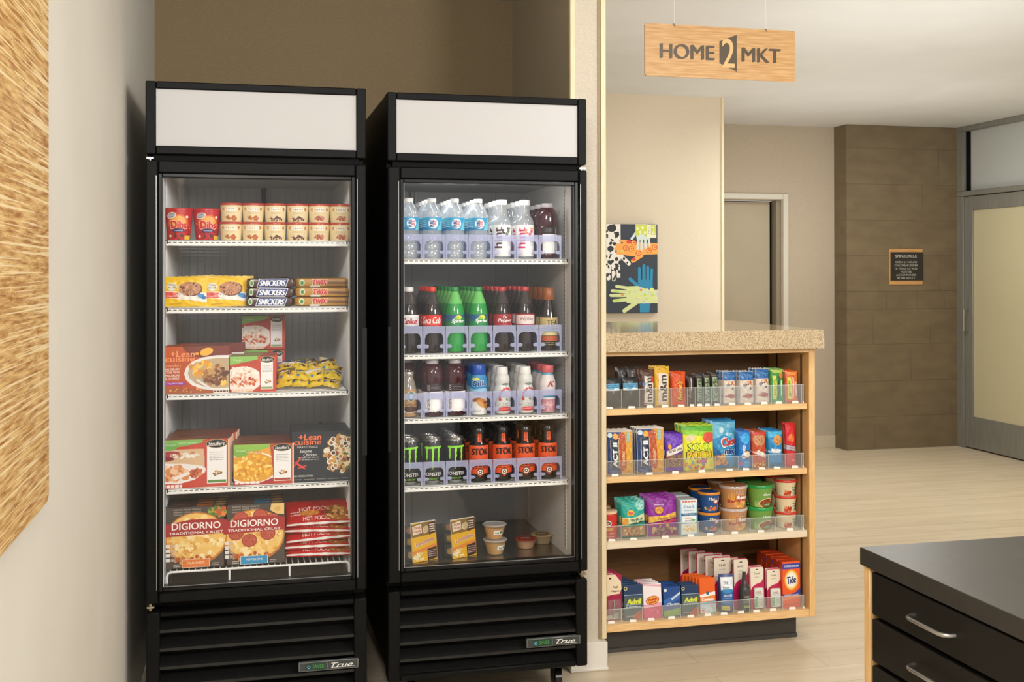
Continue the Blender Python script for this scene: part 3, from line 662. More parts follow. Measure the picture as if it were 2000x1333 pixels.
# ================================================================ package builders
def carton(W, D, Hh, col, side=None, name='frozen_meal_box', top=None):
    r = empty(name); mb = MB().box(-W / 2, W / 2, 0, D, 0, Hh, M(col, .35), .0012); mb.build('carton', r)
    if top:
        t = MB().box(-W / 2 + .003, W / 2 - .003, .003, D - .003, Hh - .0005, Hh + .0002, M(top, .4)); t.build('top_flap', r)
    return r
def boxart(r, W, Hh): return Art(W, Hh, base=2e-4)
def pouch_y(W, Hh, T, x, z, seed=0, pw=.68):
    u = max(0, 1 - (2 * x / W) ** 2); v = max(0, 1 - (2 * z / Hh - 1) ** 2)
    b = T / 2 * (u ** pw) * (v ** (pw * .8))
    b += .0016 * (math.sin(x * 260 + seed) * math.sin(z * 170 + seed * 2)) * u * v * 1.2 + .0010 * math.sin(z * 420 + x * 120 + seed) * u * (1 - v)
    return b
def pouch(W, Hh, T, col, name='snack_pouch', seed=1, nx=12, nz=16, zig=True, rough=.28, crimp=None):
    """pillow bag standing on its bottom seam; front faces -y"""
    r = empty(name); mb = MB(); vs = []; m = M(col, rough)
    for s in (-1, 1):
        for j in range(nz + 1):
            for i in range(nx + 1):
                x = -W / 2 + W * i / nx; z = Hh * j / nz
                y = pouch_y(W, Hh, T, x, z, seed) * s
                xx = x * (1 - .035 * math.sin(math.pi * z / Hh)); vs.append((xx, y if s < 0 else max(y, .0006), z + (.0012 * ((i % 2) * 2 - 1) if zig and j in (0, nz) and 0 < i < nx else 0)))
    f = []; n = (nx + 1) * (nz + 1)
    for j in range(nz):
        for i in range(nx):
            a = j * (nx + 1) + i; f.append((a, a + 1, a + nx + 2, a + nx + 1)); a += n; f.append((a, a + nx + 1, a + nx + 2, a + 1))
    for j in range(nz):
        for i in (0, nx):
            a = j * (nx + 1) + i; b = a + nx + 1; q = (a, b, b + n, a + n); f.append(q if i else q[::-1])
    for i in range(nx):
        for j in (0, nz):
            a = j * (nx + 1) + i; q = (a, a + 1, a + 1 + n, a + n); f.append(q[::-1] if j else q)
    mb.add(vs, f, m); mb.build('bag', r)
    if crimp:
        mb = MB(); k = 6
        for z0 in (.0, Hh - .008):
            for i in range(3): mb.box(-W / 2 + .001, W / 2 - .001, -.0016, .0016, z0 + .001 + i * .0025, z0 + .002 + i * .0025, M(crimp, .3))
        mb.build('seal', r)
    def mp(x, z):
        x -= W / 2; return (x * (1 - .035 * math.sin(math.pi * z / Hh)), -(pouch_y(W, Hh, T, x, z, seed)) * 1.0 - .0002, z), (0, -1, 0)
    return r, mp
def parta(W, Hh): return Art(W, Hh, maxe=.0055, step=1.1e-4, base=6e-4)
def barpack(L, Hh, T, col, name, art=None, rough=.25):
    """candy bar wrapper lying on its side, long axis x, face to -y"""
    r = empty(name); mb = MB(); n = 18; k = 10; vs = []; f = []
    for i in range(n + 1):
        x = -L / 2 + L * i / n; e = min(1, max(0, 1 - abs(2 * x / L)) * 7) ** .6; e = max(e, .0)
        ry = T / 2 * e + .0006; rz = Hh / 2 * (.55 + .45 * e)
        for j in range(k):
            a = 2 * math.pi * j / k; c_, s_ = math.cos(a), math.sin(a)
            vs.append((x, ry * math.copysign(abs(c_) ** .6, c_), Hh / 2 + rz * math.copysign(abs(s_) ** .6, s_)))
    for i in range(n):
        for j in range(k): f.append((i * k + j, i * k + (j + 1) % k, (i + 1) * k + (j + 1) % k, (i + 1) * k + j))
    f += [tuple(range(k))[::-1], tuple(range(n * k, n * k + k))]
    mb.add(vs, f, M(col, rough)); mb.build('wrapper', r)
    if art: art.build('printed_front', r, lambda x, z: ((x - L / 2, -T / 2 * min(1, max(0, 1 - abs(2 * x / L - 1)) * 7) ** .6 * (1 - .25 * abs(2 * z / Hh - 1) ** 3) - .0008, z), (0, -1, 0)))
    return r
def stand(L, Wd, T, col, name, art=None, crimp=None):
    """bar wrapper standing upright: use the pouch shape, narrow"""
    r, mp = pouch(Wd, L, T, col, name, seed=random.random() * 6, nx=8, nz=14, crimp=crimp)
    if art: art.build('printed_front', r, mp)
    return r
def cup(rb, rt, Hh, col, lid, name='ice_cream_cup', lidh=.008, lidr=None, art=None, lidmat=None, body=None, aw=None, foil=False):
    r = empty(name); lr = lidr or rt + .0015
    MB().lathe([(0, .001), (rb - .001, .001), (rb, 0), (rb + .0005, .002), (rt, Hh - lidh), (rt, Hh - .001), (0, Hh - .001)], body or M(col, .4)).build('cup_body', r)
    MB().lathe([(lr - .001, Hh - lidh), (lr, Hh - lidh + .001), (lr, Hh - .002), (lr - .001, Hh - .0005), (lr - .003, Hh), (lr - .004, Hh - .0015), (0, Hh - .0015)], lidmat or M(lid, .3)).build('lid', r)
    if art:
        rf = lambda z: rb + (rt - rb) * z / Hh
        art.build('printed_label', r, lambda x, z: cyl(art.W, (rb + rt) / 2, 0)(x, z) and ((rf(z) * math.sin((x - art.W / 2) / ((rb + rt) / 2)), -rf(z) * math.cos((x - art.W / 2) / ((rb + rt) / 2)), z), (math.sin((x - art.W / 2) / ((rb + rt) / 2)), -math.cos((x - art.W / 2) / ((rb + rt) / 2)), 0)))
    return r
def cart(W, Hh): return Art(W, Hh, maxe=.005, step=1e-4, base=3e-4)
def bottle(name, prof, body, cap, capm, art=None, az=0, mats=None, n=28, liquid=None):
    """prof: body profile; cap: profile or None; art mapped on the body starting at height az"""
    r = empty(name); MB().lathe(prof, body, n, mats=mats).build('bottle_body', r)
    if liquid: MB().lathe(liquid[0], liquid[1], n).build('drink', r)
    if cap: MB().lathe(cap, capm, 20).build('cap', r)
    if art:
        rf = prof_r(prof); rm = rf(az + art.H / 2)
        def mp(x, z):
            a = (x - art.W / 2) / rm; rr = rf(az + z); return (rr * math.sin(a), -rr * math.cos(a), az + z), (math.sin(a), -math.cos(a), 0)
        art.build('printed_label', r, mp)
    return r
ORD = ['front', 'second', 'third', 'fourth', 'fifth', 'sixth', 'seventh']
random.seed(4)
# ================================================================ FREEZER CONTENTS
ZA = (1.5234, 1.3150, 1.0490, .7591, .5060)
YF = IA[2] + .016     # product front plane
def span(u0, u1, y): a = PX(u0, 600, y)[0]; b = PX(u1, 600, y)[0]; return (a + b) / 2, b - a
# red tubs
a = cart(.088, .092)
a.b(.5, .45, .5, .45, ['#5b2a1c', '#3f1d15', '#e8792a', '#f3a64a'], 34, .02, .045, 2)
a.e(.5, .58, .36, .30, '#e5632c').e(.52, .62, .25, .2, '#f4b15c')
a.e(.27, .83, .17, .10, '#f2efe9', .3).e(.27, .83, .14, .075, '#8d8f9c', .3).t('NESTLE', .27, .83, .2, .06, '#ffffff', rot=12)
a.t('Dibs', .52, .52, .60, .30, '#f7efe0', bold=.06).t('Dibs', .52, .52, .56, .27, '#d3202a', bold=.03)
a.e(.50, .33, .22, .07, '#2c2a63').t('vanilla', .50, .33, .3, .05, '#e6e0f2')
a.e(.78, .78, .05, None, '#efe6dc').e(.20, .14, .05, None, '#f0e0c4').e(.62, .16, .06, None, '#3f1d15').e(.40, .14, .055, None, '#5b2a1c').r(.72, .02, .98, .16, '#e9c43a')
P = Proto(cup(.033, .0425, .100, '#c81f26', '#c4202a', 'ice_cream_tub', .008, .0445, a))
x, w_ = span(322, 374, YF + .04); P.put((x + .002, YF + .046, ZA[0]), 'red ice cream tub at the left end of top freezer shelf', 'ice cream tub')
x, w_ = span(377, 432, YF + .04); P.put((x - .001, YF + .056, ZA[0]), 'red ice cream tub touching the cream cups, top freezer shelf', 'ice cream tub', rz=.1)
# cream cups
def cuplabel(kind):
    a = cart(.075, .050); a.e(.5, .78, .30, .13, '#fbf6ea').e(.17, .80, .06, .1, '#d99a55').e(.84, .80, .06, .1, '#cf7f4a')
    a.t('Haagen-Dazs', .5, .78, .40, .07, '#8f3b33', bold=.02).lines(.30, .70, .48, .62, 2, '#d2b98d')
    if kind == 0: a.b(.5, .22, .24, .13, ['#c8722f', '#b85a20', '#e0a35a', '#a84a22'], 26, .03, .07, 1)
    elif kind == 1: a.b(.5, .20, .30, .15, ['#3c2219', '#5a3524', '#7c2f20', '#d9bf95'], 34, .02, .05, 2)
    else: a.b(.5, .24, .20, .15, ['#b4593e', '#c9775a', '#9c4530', '#d49377'], 26, .03, .07, 3)
    return a
CUPS = [Proto(cup(.0305, .0345, .0590, '#efdcae', '#bf4430', 'ice_cream_cup', .008, .0365, cuplabel(k))) for k in range(3)]
FL = ['caramel picture', 'chocolate chunk picture', 'strawberry picture']
cols = [(432, 471), (473, 515), (517, 558), (560, 602), (603, 643), (645, 683)]
colw = ['leftmost column', 'second column', 'third column', 'fourth column', 'fifth column', 'rightmost column']
for i, (u0, u1) in enumerate(cols):
    k = i // 2; x, _ = span(u0, u1, YF + .035)
    for t in range(2):
        for row in range(2):
            if row == 1 and i not in (5,) and t == 0 and i != 0: continue
            pos = ('upper', 'lower')[1 - t]
            CUPS[k].put((x + .001 * t, YF + .040 + row * .074, ZA[0] + t * .0592), f'{pos} cream ice cream cup, {FL[k]}, {colw[i]}, {"front" if row == 0 else "back"} row', 'ice cream cup', 'small cream ice cream cups', rz=random.uniform(-.06, .06))
# ---- shelf 2: cookie sandwich bags
def cookieart(W, Hh):
    a = parta(W, Hh); a.r(.02, .02, .98, .98, '#f2c51c')
    a.p([(0.02, .30), (.98, .16), (.98, .46), (.02, .52)], '#f7f0e4').p([(0.02, .30), (.5, .27), (.42, .45), (.02, .50)], '#e2564c')
    a.e(.60, .38, .28, .16, '#f5f1e8').e(.62, .58, .27, .24, '#7a4225').e(.60, .60, .255, .22, '#c58a62').b(.60, .60, .22, .19, ['#5b3320', '#d8a27a', '#8c5536', '#6b3d28'], 26, .012, .03, 5)
    a.e(.20, .66, .12, .14, '#ece6cf').t('TOLL', .20, .72, .16, .06, '#3a3a34').t('HOUSE', .20, .63, .17, .06, '#3a3a34').t('cookie', .22, .36, .28, .07, '#fff4e8')
    a.e(.86, .36, .08, .07, '#2c8ccb').e(.92, .30, .06, .05, '#1f6fb4').t('sandwich', .3, .10, .25, .05, '#a87c12'); return a
r_, mp = pouch(.137, .095, .023, '#f2c620', 'ice_cream_sandwich_bag', 2, 14, 12, crimp='#f3eecf')
cookieart(.137, .095).build('printed_front', r_, mp); P = Proto(r_)
for ci, (u0, u1) in enumerate(((322, 402), (398, 480))):
    x, _ = span(u0, u1, YF + .02)
    for k in range(4):
        P.put((x + k * .006 + (.004 if ci else 0), YF + .024 + k * .024, ZA[1] + .001 + (.004 if k == 3 else 0)), f'yellow cookie sandwich bag, {ORD[k]} of the {("left", "right")[ci]} row on second freezer shelf', 'snack bag', 'yellow cookie sandwich bags', rx=-.12 - .03 * k, rz=(-.10, .06)[ci] * (1 + .4 * k), ry=(.0, -.03)[ci] + .05 * (k % 2) * (1 if ci else -1))
# snickers
def snick(L, Hh):
    a = parta(L, Hh); a.maxe = .006; a.p([(.20, .06), (.80, .06), (.86, .94), (.26, .94)], '#f3f3f5').p([(.215, .12), (.79, .12), (.845, .88), (.27, .88)], '#23357c')
    a.t('SNICKERS', .53, .5, .54, .60, '#f4f5f8', bold=.035, shear=.25).e(.10, .5, .045, .36, '#d8dcc4').e(.10, .5, .03, .24, '#4e8a3c'); return a
L, Hh = .150, .0305
P = Proto(barpack(L, Hh, .030, '#4a2b22', 'chocolate_bar', snick(L, Hh)))
x, _ = span(482, 572, YF)
n = 0
for row in range(3):
    for lv in range(3 - (row == 2)):
        P.put((x + .002 * lv - .003 * row, YF + .018 + row * .034, ZA[1] + .0005 + lv * .0295), f'brown caramel bar, {("bottom", "middle", "top")[lv]} of the {ORD[row]} pile, second freezer shelf', 'chocolate bar', 'brown frozen chocolate bars', rz=random.uniform(-.03, .03), ry=random.uniform(-.01, .02))
a = parta(L, Hh)
P2 = Proto(barpack(.12, .03, .03, '#241612', 'chocolate_bar')); P2.put((x + .012, YF + .09, ZA[1] + .060), 'dark unprinted bar lying on the brown bars at the back', 'chocolate bar', rz=.3, ry=-.08)
def twix(L, Hh):
    a = parta(L, Hh); a.r(.02, .1, .98, .9, '#b98a35').p([(.30, .12), (.55, .12), (.60, .88), (.34, .88)], '#cfa65c')
    a.t('TWIX', .46, .52, .30, .66, '#f5eee0', bold=.07, shear=.2).t('TWIX', .46, .52, .28, .60, '#c9242b', bold=.04, shear=.2)
    a.e(.13, .5, .05, .34, '#d5dcb8').e(.13, .5, .03, .22, '#4e8a3c').p([(.60, .35), (.97, .30), (.97, .58), (.62, .62)], '#8a5a28').p([(.62, .42), (.94, .38), (.94, .46), (.63, .5)], '#6a3a22').r(.28, .02, .46, .2, '#e8e6df'); return a
Pt = Proto(barpack(.170, Hh, .032, '#a87c33', 'caramel_cookie_bar', twix(.170, Hh)))
x, _ = span(575, 681, YF)
for row in range(3):
    for lv in range(3):
        if lv == 2 and row == 0: continue
        Pt.put((x + .002 * lv, YF + .018 + row * .036, ZA[1] + .0005 + lv * .0300), f'gold cookie bar, {("bottom", "middle", "top")[lv]} of the {ORD[row]} pile, second freezer shelf', 'chocolate bar', 'gold frozen cookie bars', rz=random.uniform(-.03, .03), ry=random.uniform(-.02, .02))
# ---- shelf 3: frozen meals
def meal_lean(dark):
    W, Hh = (.203, .146) if not dark else (.186, .160)
    r = carton(W, .036, Hh, '#c1521f' if not dark else '#22262b', top='#6b4a36' if not dark else '#3a3a3a'); a = boxart(r, W, Hh)
    if not dark:
        a.b(.8, .9, .18, .08, ['#7c2d1a', '#8f3a20'], 30, .02, .04, 9).p([(.42, .78), (1, .72), (1, 1), (.3, 1)], '#7b2f20').e(.66, .88, .10, .08, '#f0b436', .3).e(.52, .84, .03, .03, '#e8a32c')
        a.p([(.0, 0), (1, 0), (1, .10), (.5, .06), (.0, .16)], '#a8572a').b(.35, .08, .25, .05, ['#c98a4c', '#e3b060', '#8c4a22'], 24, .01, .025, 4)
        q = [(.34, .45)]; a.p([(.995, .07), (.80, .05), (.60, .09), (.45, .17), (.36, .29), (.33, .42), (.36, .55), (.45, .68), (.60, .76), (.80, .80), (.995, .80)], '#e9e5df')
        a.p([(.995, .11), (.80, .10), (.62, .14), (.49, .22), (.41, .32), (.385, .43), (.41, .54), (.49, .64), (.63, .71), (.80, .74), (.995, .74)], '#bfa884')
        a.b(.60, .52, .17, .16, ['#f0b735', '#e59c25', '#f6cb5c', '#d98a20'], 46, .02, .045, 5).b(.80, .38, .17, .22, ['#7c4a2a', '#96602f', '#5f3a22', '#b07a45', '#c99a5c'], 60, .02, .05, 6).b(.93, .2, .05, .06, ['#f0b735', '#f6cb5c'], 8, .02, .04, 7)
        a.p([(.50, .28), (.53, .30), (.74, .10), (.70, .09)], '#e6e3df')
        a.t('+Lean', .31, .84, .36, .13, '#f89a5e', bold=.02).t('cuisine', .27, .735, .43, .11, '#f89a5e', bold=.02).t('comfort', .18, .60, .22, .06, '#f2b98c', shear=.3)
        for i, t in enumerate(('SALISBURY', 'STEAK WITH', 'MACARONI', '& CHEESE')): a.t(t, .16, .52 - i * .065, [.22, .22, .2, .2][i], .045, '#f6e9dc', bold=.01)
        a.r(0, .185, .36, .25, '#a23a9c').t('24g PROTEIN', .20, .217, .22, .035, '#f3e3f2').r(.76, .0, .99, .07, '#e9dfd2').lines(.77, .98, .0, .07, 1, '#5a3a28')
    else:
        a.e(.86, .52, .29, .40, '#3a352f', k=.3).b(.83, .52, .26, .36, ['#e9dfc8', '#d9b26a', '#c9924a', '#f2e9d2', '#b27a3c'], 70, .03, .065, 8).b(.83, .52, .24, .32, ['#f1ead8', '#dfa23a', '#a8412c', '#c98b48', '#5f7a38', '#f0d79a'], 70, .012, .035, 18)
        for i in range(11):
            R = random.Random(i); cx, cy = .62 + .36 * R.random(), .2 + .65 * R.random(); a.e(cx, cy, .045, None, '#efe6d2').e(cx, cy, .030, None, R.choice(['#8c5a30', '#3a2c22', '#b98244']))
        a.t('+Lean', .31, .885, .38, .12, '#ee7440', bold=.02).t('cuisine', .27, .785, .46, .11, '#ee7440', bold=.02).t('MARKETPLACE', .27, .69, .34, .04, '#d8d5cf')
        a.t('Sesame', .24, .61, .2, .06, '#f2efe9', shear=.3).t('Chicken', .31, .535, .22, .06, '#f2efe9', shear=.3).lines(.12, .46, .42, .50, 2, '#a8a49c')
        a.e(.10, .40, .10, .018, '#d3392c', .9).e(.14, .33, .12, .02, '#d3392c', -.6).e(.18, .30, .08, .014, '#e04a36', .3).t('NO PRESERVATIVES', .2, .12, .32, .035, '#d8d5cf').lines(.04, .95, .03, .07, 1, '#77736c')
    a.build('printed_front', r, flat(W, -.0003, 0)); return Proto(r), W, Hh
PL, WL, HL = meal_lean(False); PD, WD, HD = meal_lean(True)
def stouf(kind):
    W, Hh = {0: (.141, .112), 1: (.203, .148), 2: (.183, .126)}[kind]
    base = {0: '#c8452a', 1: '#c2432c', 2: '#b84527'}[kind]
    r = carton(W, .033, Hh, base, top='#8a5a48'); a = boxart(r, W, Hh); a.r(.01, .01, .66, .99, {0: '#c4482e', 1: '#c5422d', 2: '#e8a63c'}[kind])
    if kind == 1:
        a.r(.0, .40, .63, .80, '#d9b58f').e(.10, .66, .16, .10, '#7c1f24', .2).e(.16, .70, .13, .06, '#a83340').b(.35, .68, .2, .05, ['#f2ece0', '#c98a5c', '#e8dccb'], 24, .02, .04, 1)
        a.p([(0, .10), (.25, .08), (.48, .16), (.63, .30), (.66, .38), (.60, .44), (.35, .50), (0, .52)], '#ece6e2').b(.20, .30, .20, .14, ['#d98a55', '#e8a878', '#c9703c', '#f0c8a2'], 50, .03, .06, 2).b(.50, .30, .09, .08, ['#c9602e', '#a84a24', '#e09058'], 26, .02, .035, 3).p([(.20, .16), (.42, .28), (.40, .34), (.16, .22)], '#f2e8de')
        a.p([(0, 1), (.66, 1), (.60, .93), (.30, .86), (0, .84)], '#7fb65a').e(.10, .86, .14, .08, '#69a94c').t('Protein', .13, .9, .16, .05, '#c9e3b2').t('made simply', .38, .93, .26, .05, '#cfe6bb')
        a.lines(.02, .30, .01, .07, 1, '#f6e3dc', .9); a.r(.0, .0, 1, .012, '#c2432c')
    elif kind == 2:
        a.e(.30, .40, .46, .42, '#f4ede2').e(.30, .42, .42, .37, '#dfa02a').b(.30, .42, .37, .31, ['#f2b62c', '#f7c94e', '#e39c1e', '#fbd876', '#d48c18'], 120, .018, .04, 2)
        a.p([(0, 1), (.66, 1), (.66, .95), (.40, .84), (0, .80)], '#8fbf4c').e(.10, .80, .14, .10, '#7db045').t('Protein', .12, .85, .15, .06, '#dcebb8').b(.34, .80, .12, .03, ['#c98a2e', '#e0a84a'], 14, .01, .02, 4).p([(0, 0), (.66, 0), (.66, .16), (.4, .03), (.1, .05), (0, .12)], '#a83028').lines(.02, .42, .02, .09, 1, '#f6e3dc', .9)
    else:
        a.e(.28, .36, .42, .36, '#f2e6dc').b(.28, .52, .32, .18, ['#f3e9da', '#ecd2b4', '#e3b08a', '#f6efe4'], 60, .02, .045, 2).b(.30, .30, .30, .14, ['#c9562c', '#e08a56', '#b5421f', '#f0b48a'], 60, .02, .04, 3)
        a.p([(0, 1), (.66, 1), (.62, .92), (.35, .84), (0, .76)], '#8cc05c').t('Protein', .17, .90, .18, .06, '#ddeec6').p([(.2, .82), (.62, .86), (.6, .80), (.3, .77)], '#b8452c').lines(.04, .5, .01, .09, 1, '#f0c6a8', .9)
    a.p([(.66, 0), (.64, .5), (.60, .99), (1, .99), (1, 0)], base); xr = .80
    a.r(.665, .07, .955 if kind else .93, .86, '#f1efec').e(.805, .90, .150, .085, '#1d1a18').e(.805, .90, .158, .095, '#c9b37a', k=-.5).e(.805, .90, .150, .085, '#1d1a18', k=3).t("Stouffer's", .805, .90, .24, .085, '#efece6', bold=.01, shear=.2)
    a.lines(.70, .91, .54, .74, 5, '#a59f98', .3).b(.82, .28, .06, .05, ['#8a4a2c', '#d9a05c', '#6d8a3c'], 12, .01, .025, 5).r(.675, .085, .945 if kind else .92, .14, {0: '#8fa36c', 1: '#5c8a3e', 2: '#a8482e'}[kind])
    if kind: a.r(.975, .0, 1, 1, '#e9c7a6')
    a.build('printed_front', r, flat(W, -.0003, 0)); return Proto(r), W, Hh
PS0, WS0, HS0 = stouf(0); PS1, WS1, HS1 = stouf(1); PS2, WS2, HS2 = stouf(2)
x, _ = span(322, 441, YF)
for k in range(3): PL.put((x + .0 + .003 * k, YF + .002 + k * .0375, ZA[2]), f'orange steak and pasta meal box, {ORD[k]} in the left row of third freezer shelf', 'frozen meal box', 'orange frozen meal boxes', rx=-.03)
for k in range(2): PL.put((x + .045 + .003 * k, YF + .128 + k * .038, ZA[2] + .0), f'orange meal box set back to the right, {("nearer", "farther")[k]} of two, third freezer shelf', 'frozen meal box', 'orange frozen meal boxes', rx=-.02)
x, _ = span(449, 534, YF); x += .004
for k in range(5): PS0.put((x + .002 * k + random.uniform(-.0015, .0015), YF + .001 + k * .0345, ZA[2]), f'small red spaghetti meal box, {ORD[k]} in the low row, third freezer shelf', 'frozen meal box', 'small red frozen meal boxes', rx=-.02)
for k in range(2): PS0.put((x + .036, YF + .225 + k * .036, ZA[2] + .004), f'small red meal box on end behind the low row, {("nearer", "farther")[k]} one, third shelf', 'frozen meal box', 'small red frozen meal boxes')
for k in range(2): PS0.put((x + .036, YF + .226 + k * .036, ZA[2] + .118), f'shaded red meal box standing on top at the back, {("nearer", "farther")[k]} one', 'frozen meal box', 'small red frozen meal boxes')
# little snack packs, a loose pile
def snackpk(col2, seed):
    W, Hh = .060, .046; r, mp = pouch(W, Hh, .019, '#e3c21f', 'mini_snack_pack', seed, 8, 8, rough=.22)
    a = parta(W, Hh); a.r(.04, .05, .96, .95, '#e7c522').p([(.04, .55), (.5, .7), (.96, .6), (.96, .95), (.04, .95)], col2).b(.7, .4, .2, .25, ['#7d4326', '#c58a4a', '#e8dcb8', '#3a261b'], 14, .03, .08, int(seed)).r(.05, .62, .6, .72, '#f0efe6').e(.2, .3, .08, .1, '#2e7fc0'); a.build('printed_front', r, mp); return Proto(r)
SP_ = [snackpk('#2f4c86', 1), snackpk('#7b6a2a', 2), snackpk('#5c3d22', 3), snackpk('#efe9d8', 4)]
x0_, _ = span(545, 545, YF); R = random.Random(8); n = 0
for row in range(3):
    for lv in range(3 if row else 2):
        for c_ in range(4):
            xx = x0_ + .016 + c_ * .048 + R.uniform(-.006, .006) + .012 * (lv % 2)
            if xx > .285: xx = .285
            if n % 4 == 2: pass
            SP_[(c_ + lv + row) % 4].put((xx, YF + .022 + row * .042, ZA[2] + .009 + lv * .023 + R.uniform(0, .003)), f'small yellow snack pack, {("bottom", "middle", "top")[lv]} layer, {ORD[row]} row, {ORD[c_] if c_ else "first"} from left in the pile', 'snack pack', 'loose pile of yellow snack packs', rz=R.uniform(-.5, .5), rx=R.uniform(-1.15, -.75), ry=R.uniform(-.25, .25)); n += 1
# ---- shelf 4
x, _ = span(322, 443, YF)
for k in range(7): PS1.put((x + .0035 * k + (.006 if k > 3 else 0) + random.uniform(-.002, .002), YF + .001 + k * .0345, ZA[3]), f'red chicken dinner box, {ORD[k]} in the left row of fourth freezer shelf', 'frozen meal box', 'red chicken dinner boxes')
x, _ = span(461, 567, YF)
for k in range(6): PS2.put((x + .001 * k + random.uniform(-.002, .002), YF + .002 + k * .0345, ZA[3]), f'macaroni meal box, {ORD[k]} in the middle row of fourth freezer shelf', 'frozen meal box', 'macaroni meal boxes')
x, _ = span(575, 685, YF)
for k in range(5): PD.put((x - .004 + .001 * k + random.uniform(-.002, .002), YF + .003 + k * .0375, ZA[3] + .001), f'black noodle meal box, {ORD[k]} in the right row of fourth freezer shelf', 'frozen meal box', 'black noodle meal boxes')
# ---- bottom rack: pizzas
def pizza(kind):
    W, Hh, D = .187, .188, .040; r = carton(W, D, Hh, '#4a4039', name='frozen_pizza_box', top='#3a332e'); a = boxart(r, W, Hh)
    for i in range(9): a.r(0, .02 + i * .11, 1, .025 + i * .11, '#3a322c', k=.2)
    for i in range(3): a.t('RISING PIZZA NIGHT', .36, .955 - i * .042, .44, .022, '#b9b0a5', bold=.01)
    if kind == 0: a.b(.84, .90, .14, .08, ['#6d8c2f', '#c4501f', '#4f7526', '#d9832e', '#8fae45'], 40, .02, .05, 3)
    else: a.p([(.78, .99), (.99, .99), (.99, .80), (.86, .82), (.76, .88)], '#e3bf77').e(.88, .90, .05, .04, '#d4a95a')
    a.e(.5, .48, .50, .43, '#c47a2c').e(.5, .49, .475, .40, '#edc067').b(.5, .48, .44, .36, ['#f3d58a', '#e9b85c', '#f6e2ae', '#dd9f43', '#f0c878'], 150, .02, .06, 4 + kind)
    a.b(.5, .14, .40, .06, ['#c4692a', '#d98a3a', '#b5541f'], 24, .02, .04, 7)
    if kind == 1:
        for cx, cy in ((.20, .52), (.42, .40), (.72, .50), (.28, .77), (.60, .80), (.80, .72)): a.e(cx, cy, .125, .11, '#a33a28').e(cx, cy, .108, .094, '#b9503a').b(cx, cy, .08, .07, ['#a8402c', '#c8644a'], 10, .01, .02, 3)
    a.p([(0, .52), (1, .55), (1, .76), (.75, .79), (.4, .79), (0, .72)], '#a32222').t('DIGIORNO', .50, .685, .78, .115, '#f6f0ea', bold=.015).t('TRADITIONAL CRUST', .5, .575, .86, .042, '#f2e9e2', bold=.02)
    for i in range(4): a.r(.02, .12 + i * .075, .09, .175 + i * .075, '#e3ddd5').lines(.10, .17, .12 + i * .075, .175 + i * .075, 3, '#d6cfc6')
    c_ = '#e07a2c' if kind == 0 else '#1c8fc0'; a.r(.27, .01, .72, .145, '#e9e4dc', k=2).r(.28, .015, .71, .14, c_).t('FOUR CHEESE' if kind == 0 else 'PEPPERONI', .495, .085, .27, .035, '#fbe9d6').lines(.14, .25, .02, .08, 2, '#c9c0b6').lines(.76, .86, .02, .08, 2, '#c9c0b6')
    a.build('printed_front', r, flat(W, -.0003, 0))
    b = Art(W, D, base=2e-4); b.r(.0, .0, 1, 1, '#3b332d').t('DIGIORNO', .28, .55, .38, .40, '#b4554c', bold=.02).r(.50, .12, .76, .88, c_).e(.88, .5, .10, .40, '#d9b070')
    b.build('printed_edge', r, lambda x, z: ((x - W / 2, D - z, Hh + .0003), (0, 0, 1))); return Proto(r), W, Hh, D
for kind, (u0, u1) in enumerate(((327, 438), (440, 552))):
    P, W, Hh, D = pizza(kind); x, _ = span(u0, u1, YF + .01); tp = ('cheese', 'pepperoni')[kind]
    for k in range(4): P.put((x + .003 * k * (kind == 0), YF + .006 + k * .0415, .509), f'{tp} pizza box, {ORD[k]} in its row on the freezer rack', 'frozen pizza box', f'{tp} pizza boxes', rx=-.05)
    P.put((x + .012 + .006 * kind, YF + .085 + .185, .704 + .041), f'{tp} pizza box lying flat on top of the standing ones', 'frozen pizza box', f'{tp} pizza boxes', rx=math.pi / 2)
# red sandwich pouches lying flat
def hotp():
    W, Hh, T = .208, .125, .023; r, mp = pouch(W, Hh, T, '#c41d20', 'frozen_sandwich_pouch', 3, 16, 12, rough=.3); a = parta(W, Hh)
    a.r(.02, .02, .98, .98, '#c91f22').t('HOT POCKETS', .50, .20, .5, .14, '#f4e2d4', bold=.015).t('HOT POCKETS', .50, .55, .6, .16, '#f4e2d4', bold=.015).e(.80, .38, .22, .30, '#b46a2a').b(.80, .38, .18, .24, ['#d99a45', '#e8b869', '#8c4620', '#f0cc80'], 40, .02, .04, 4)
    a.e(.36, .38, .16, .10, '#d98a3a').lines(.06, .22, .3, .5, 2, '#f0d6c8').lines(.55, .7, .3, .45, 2, '#7a1416').r(0, .0, 1, .05, '#e8e2da'); a.build('printed_front', r, mp); return Proto(r)
P = hotp(); x, _ = span(558, 684, YF + .03)
for k in range(5):
    P.put((x - .002 + (.004, -.003, .005, 0, .006, -.004)[k], YF + .012 + .005 * k + (.004 if k % 2 else 0), .521 + k * .0235), f'red filled-sandwich pouch, {("lowest", "second", "third", "fourth", "topmost")[k]} of the stack at the freezer foot', 'frozen sandwich pouch', 'red frozen sandwich pouches', rx=-1.22 + .03 * k, rz=random.uniform(-.05, .05), ry=random.uniform(-.04, .04))
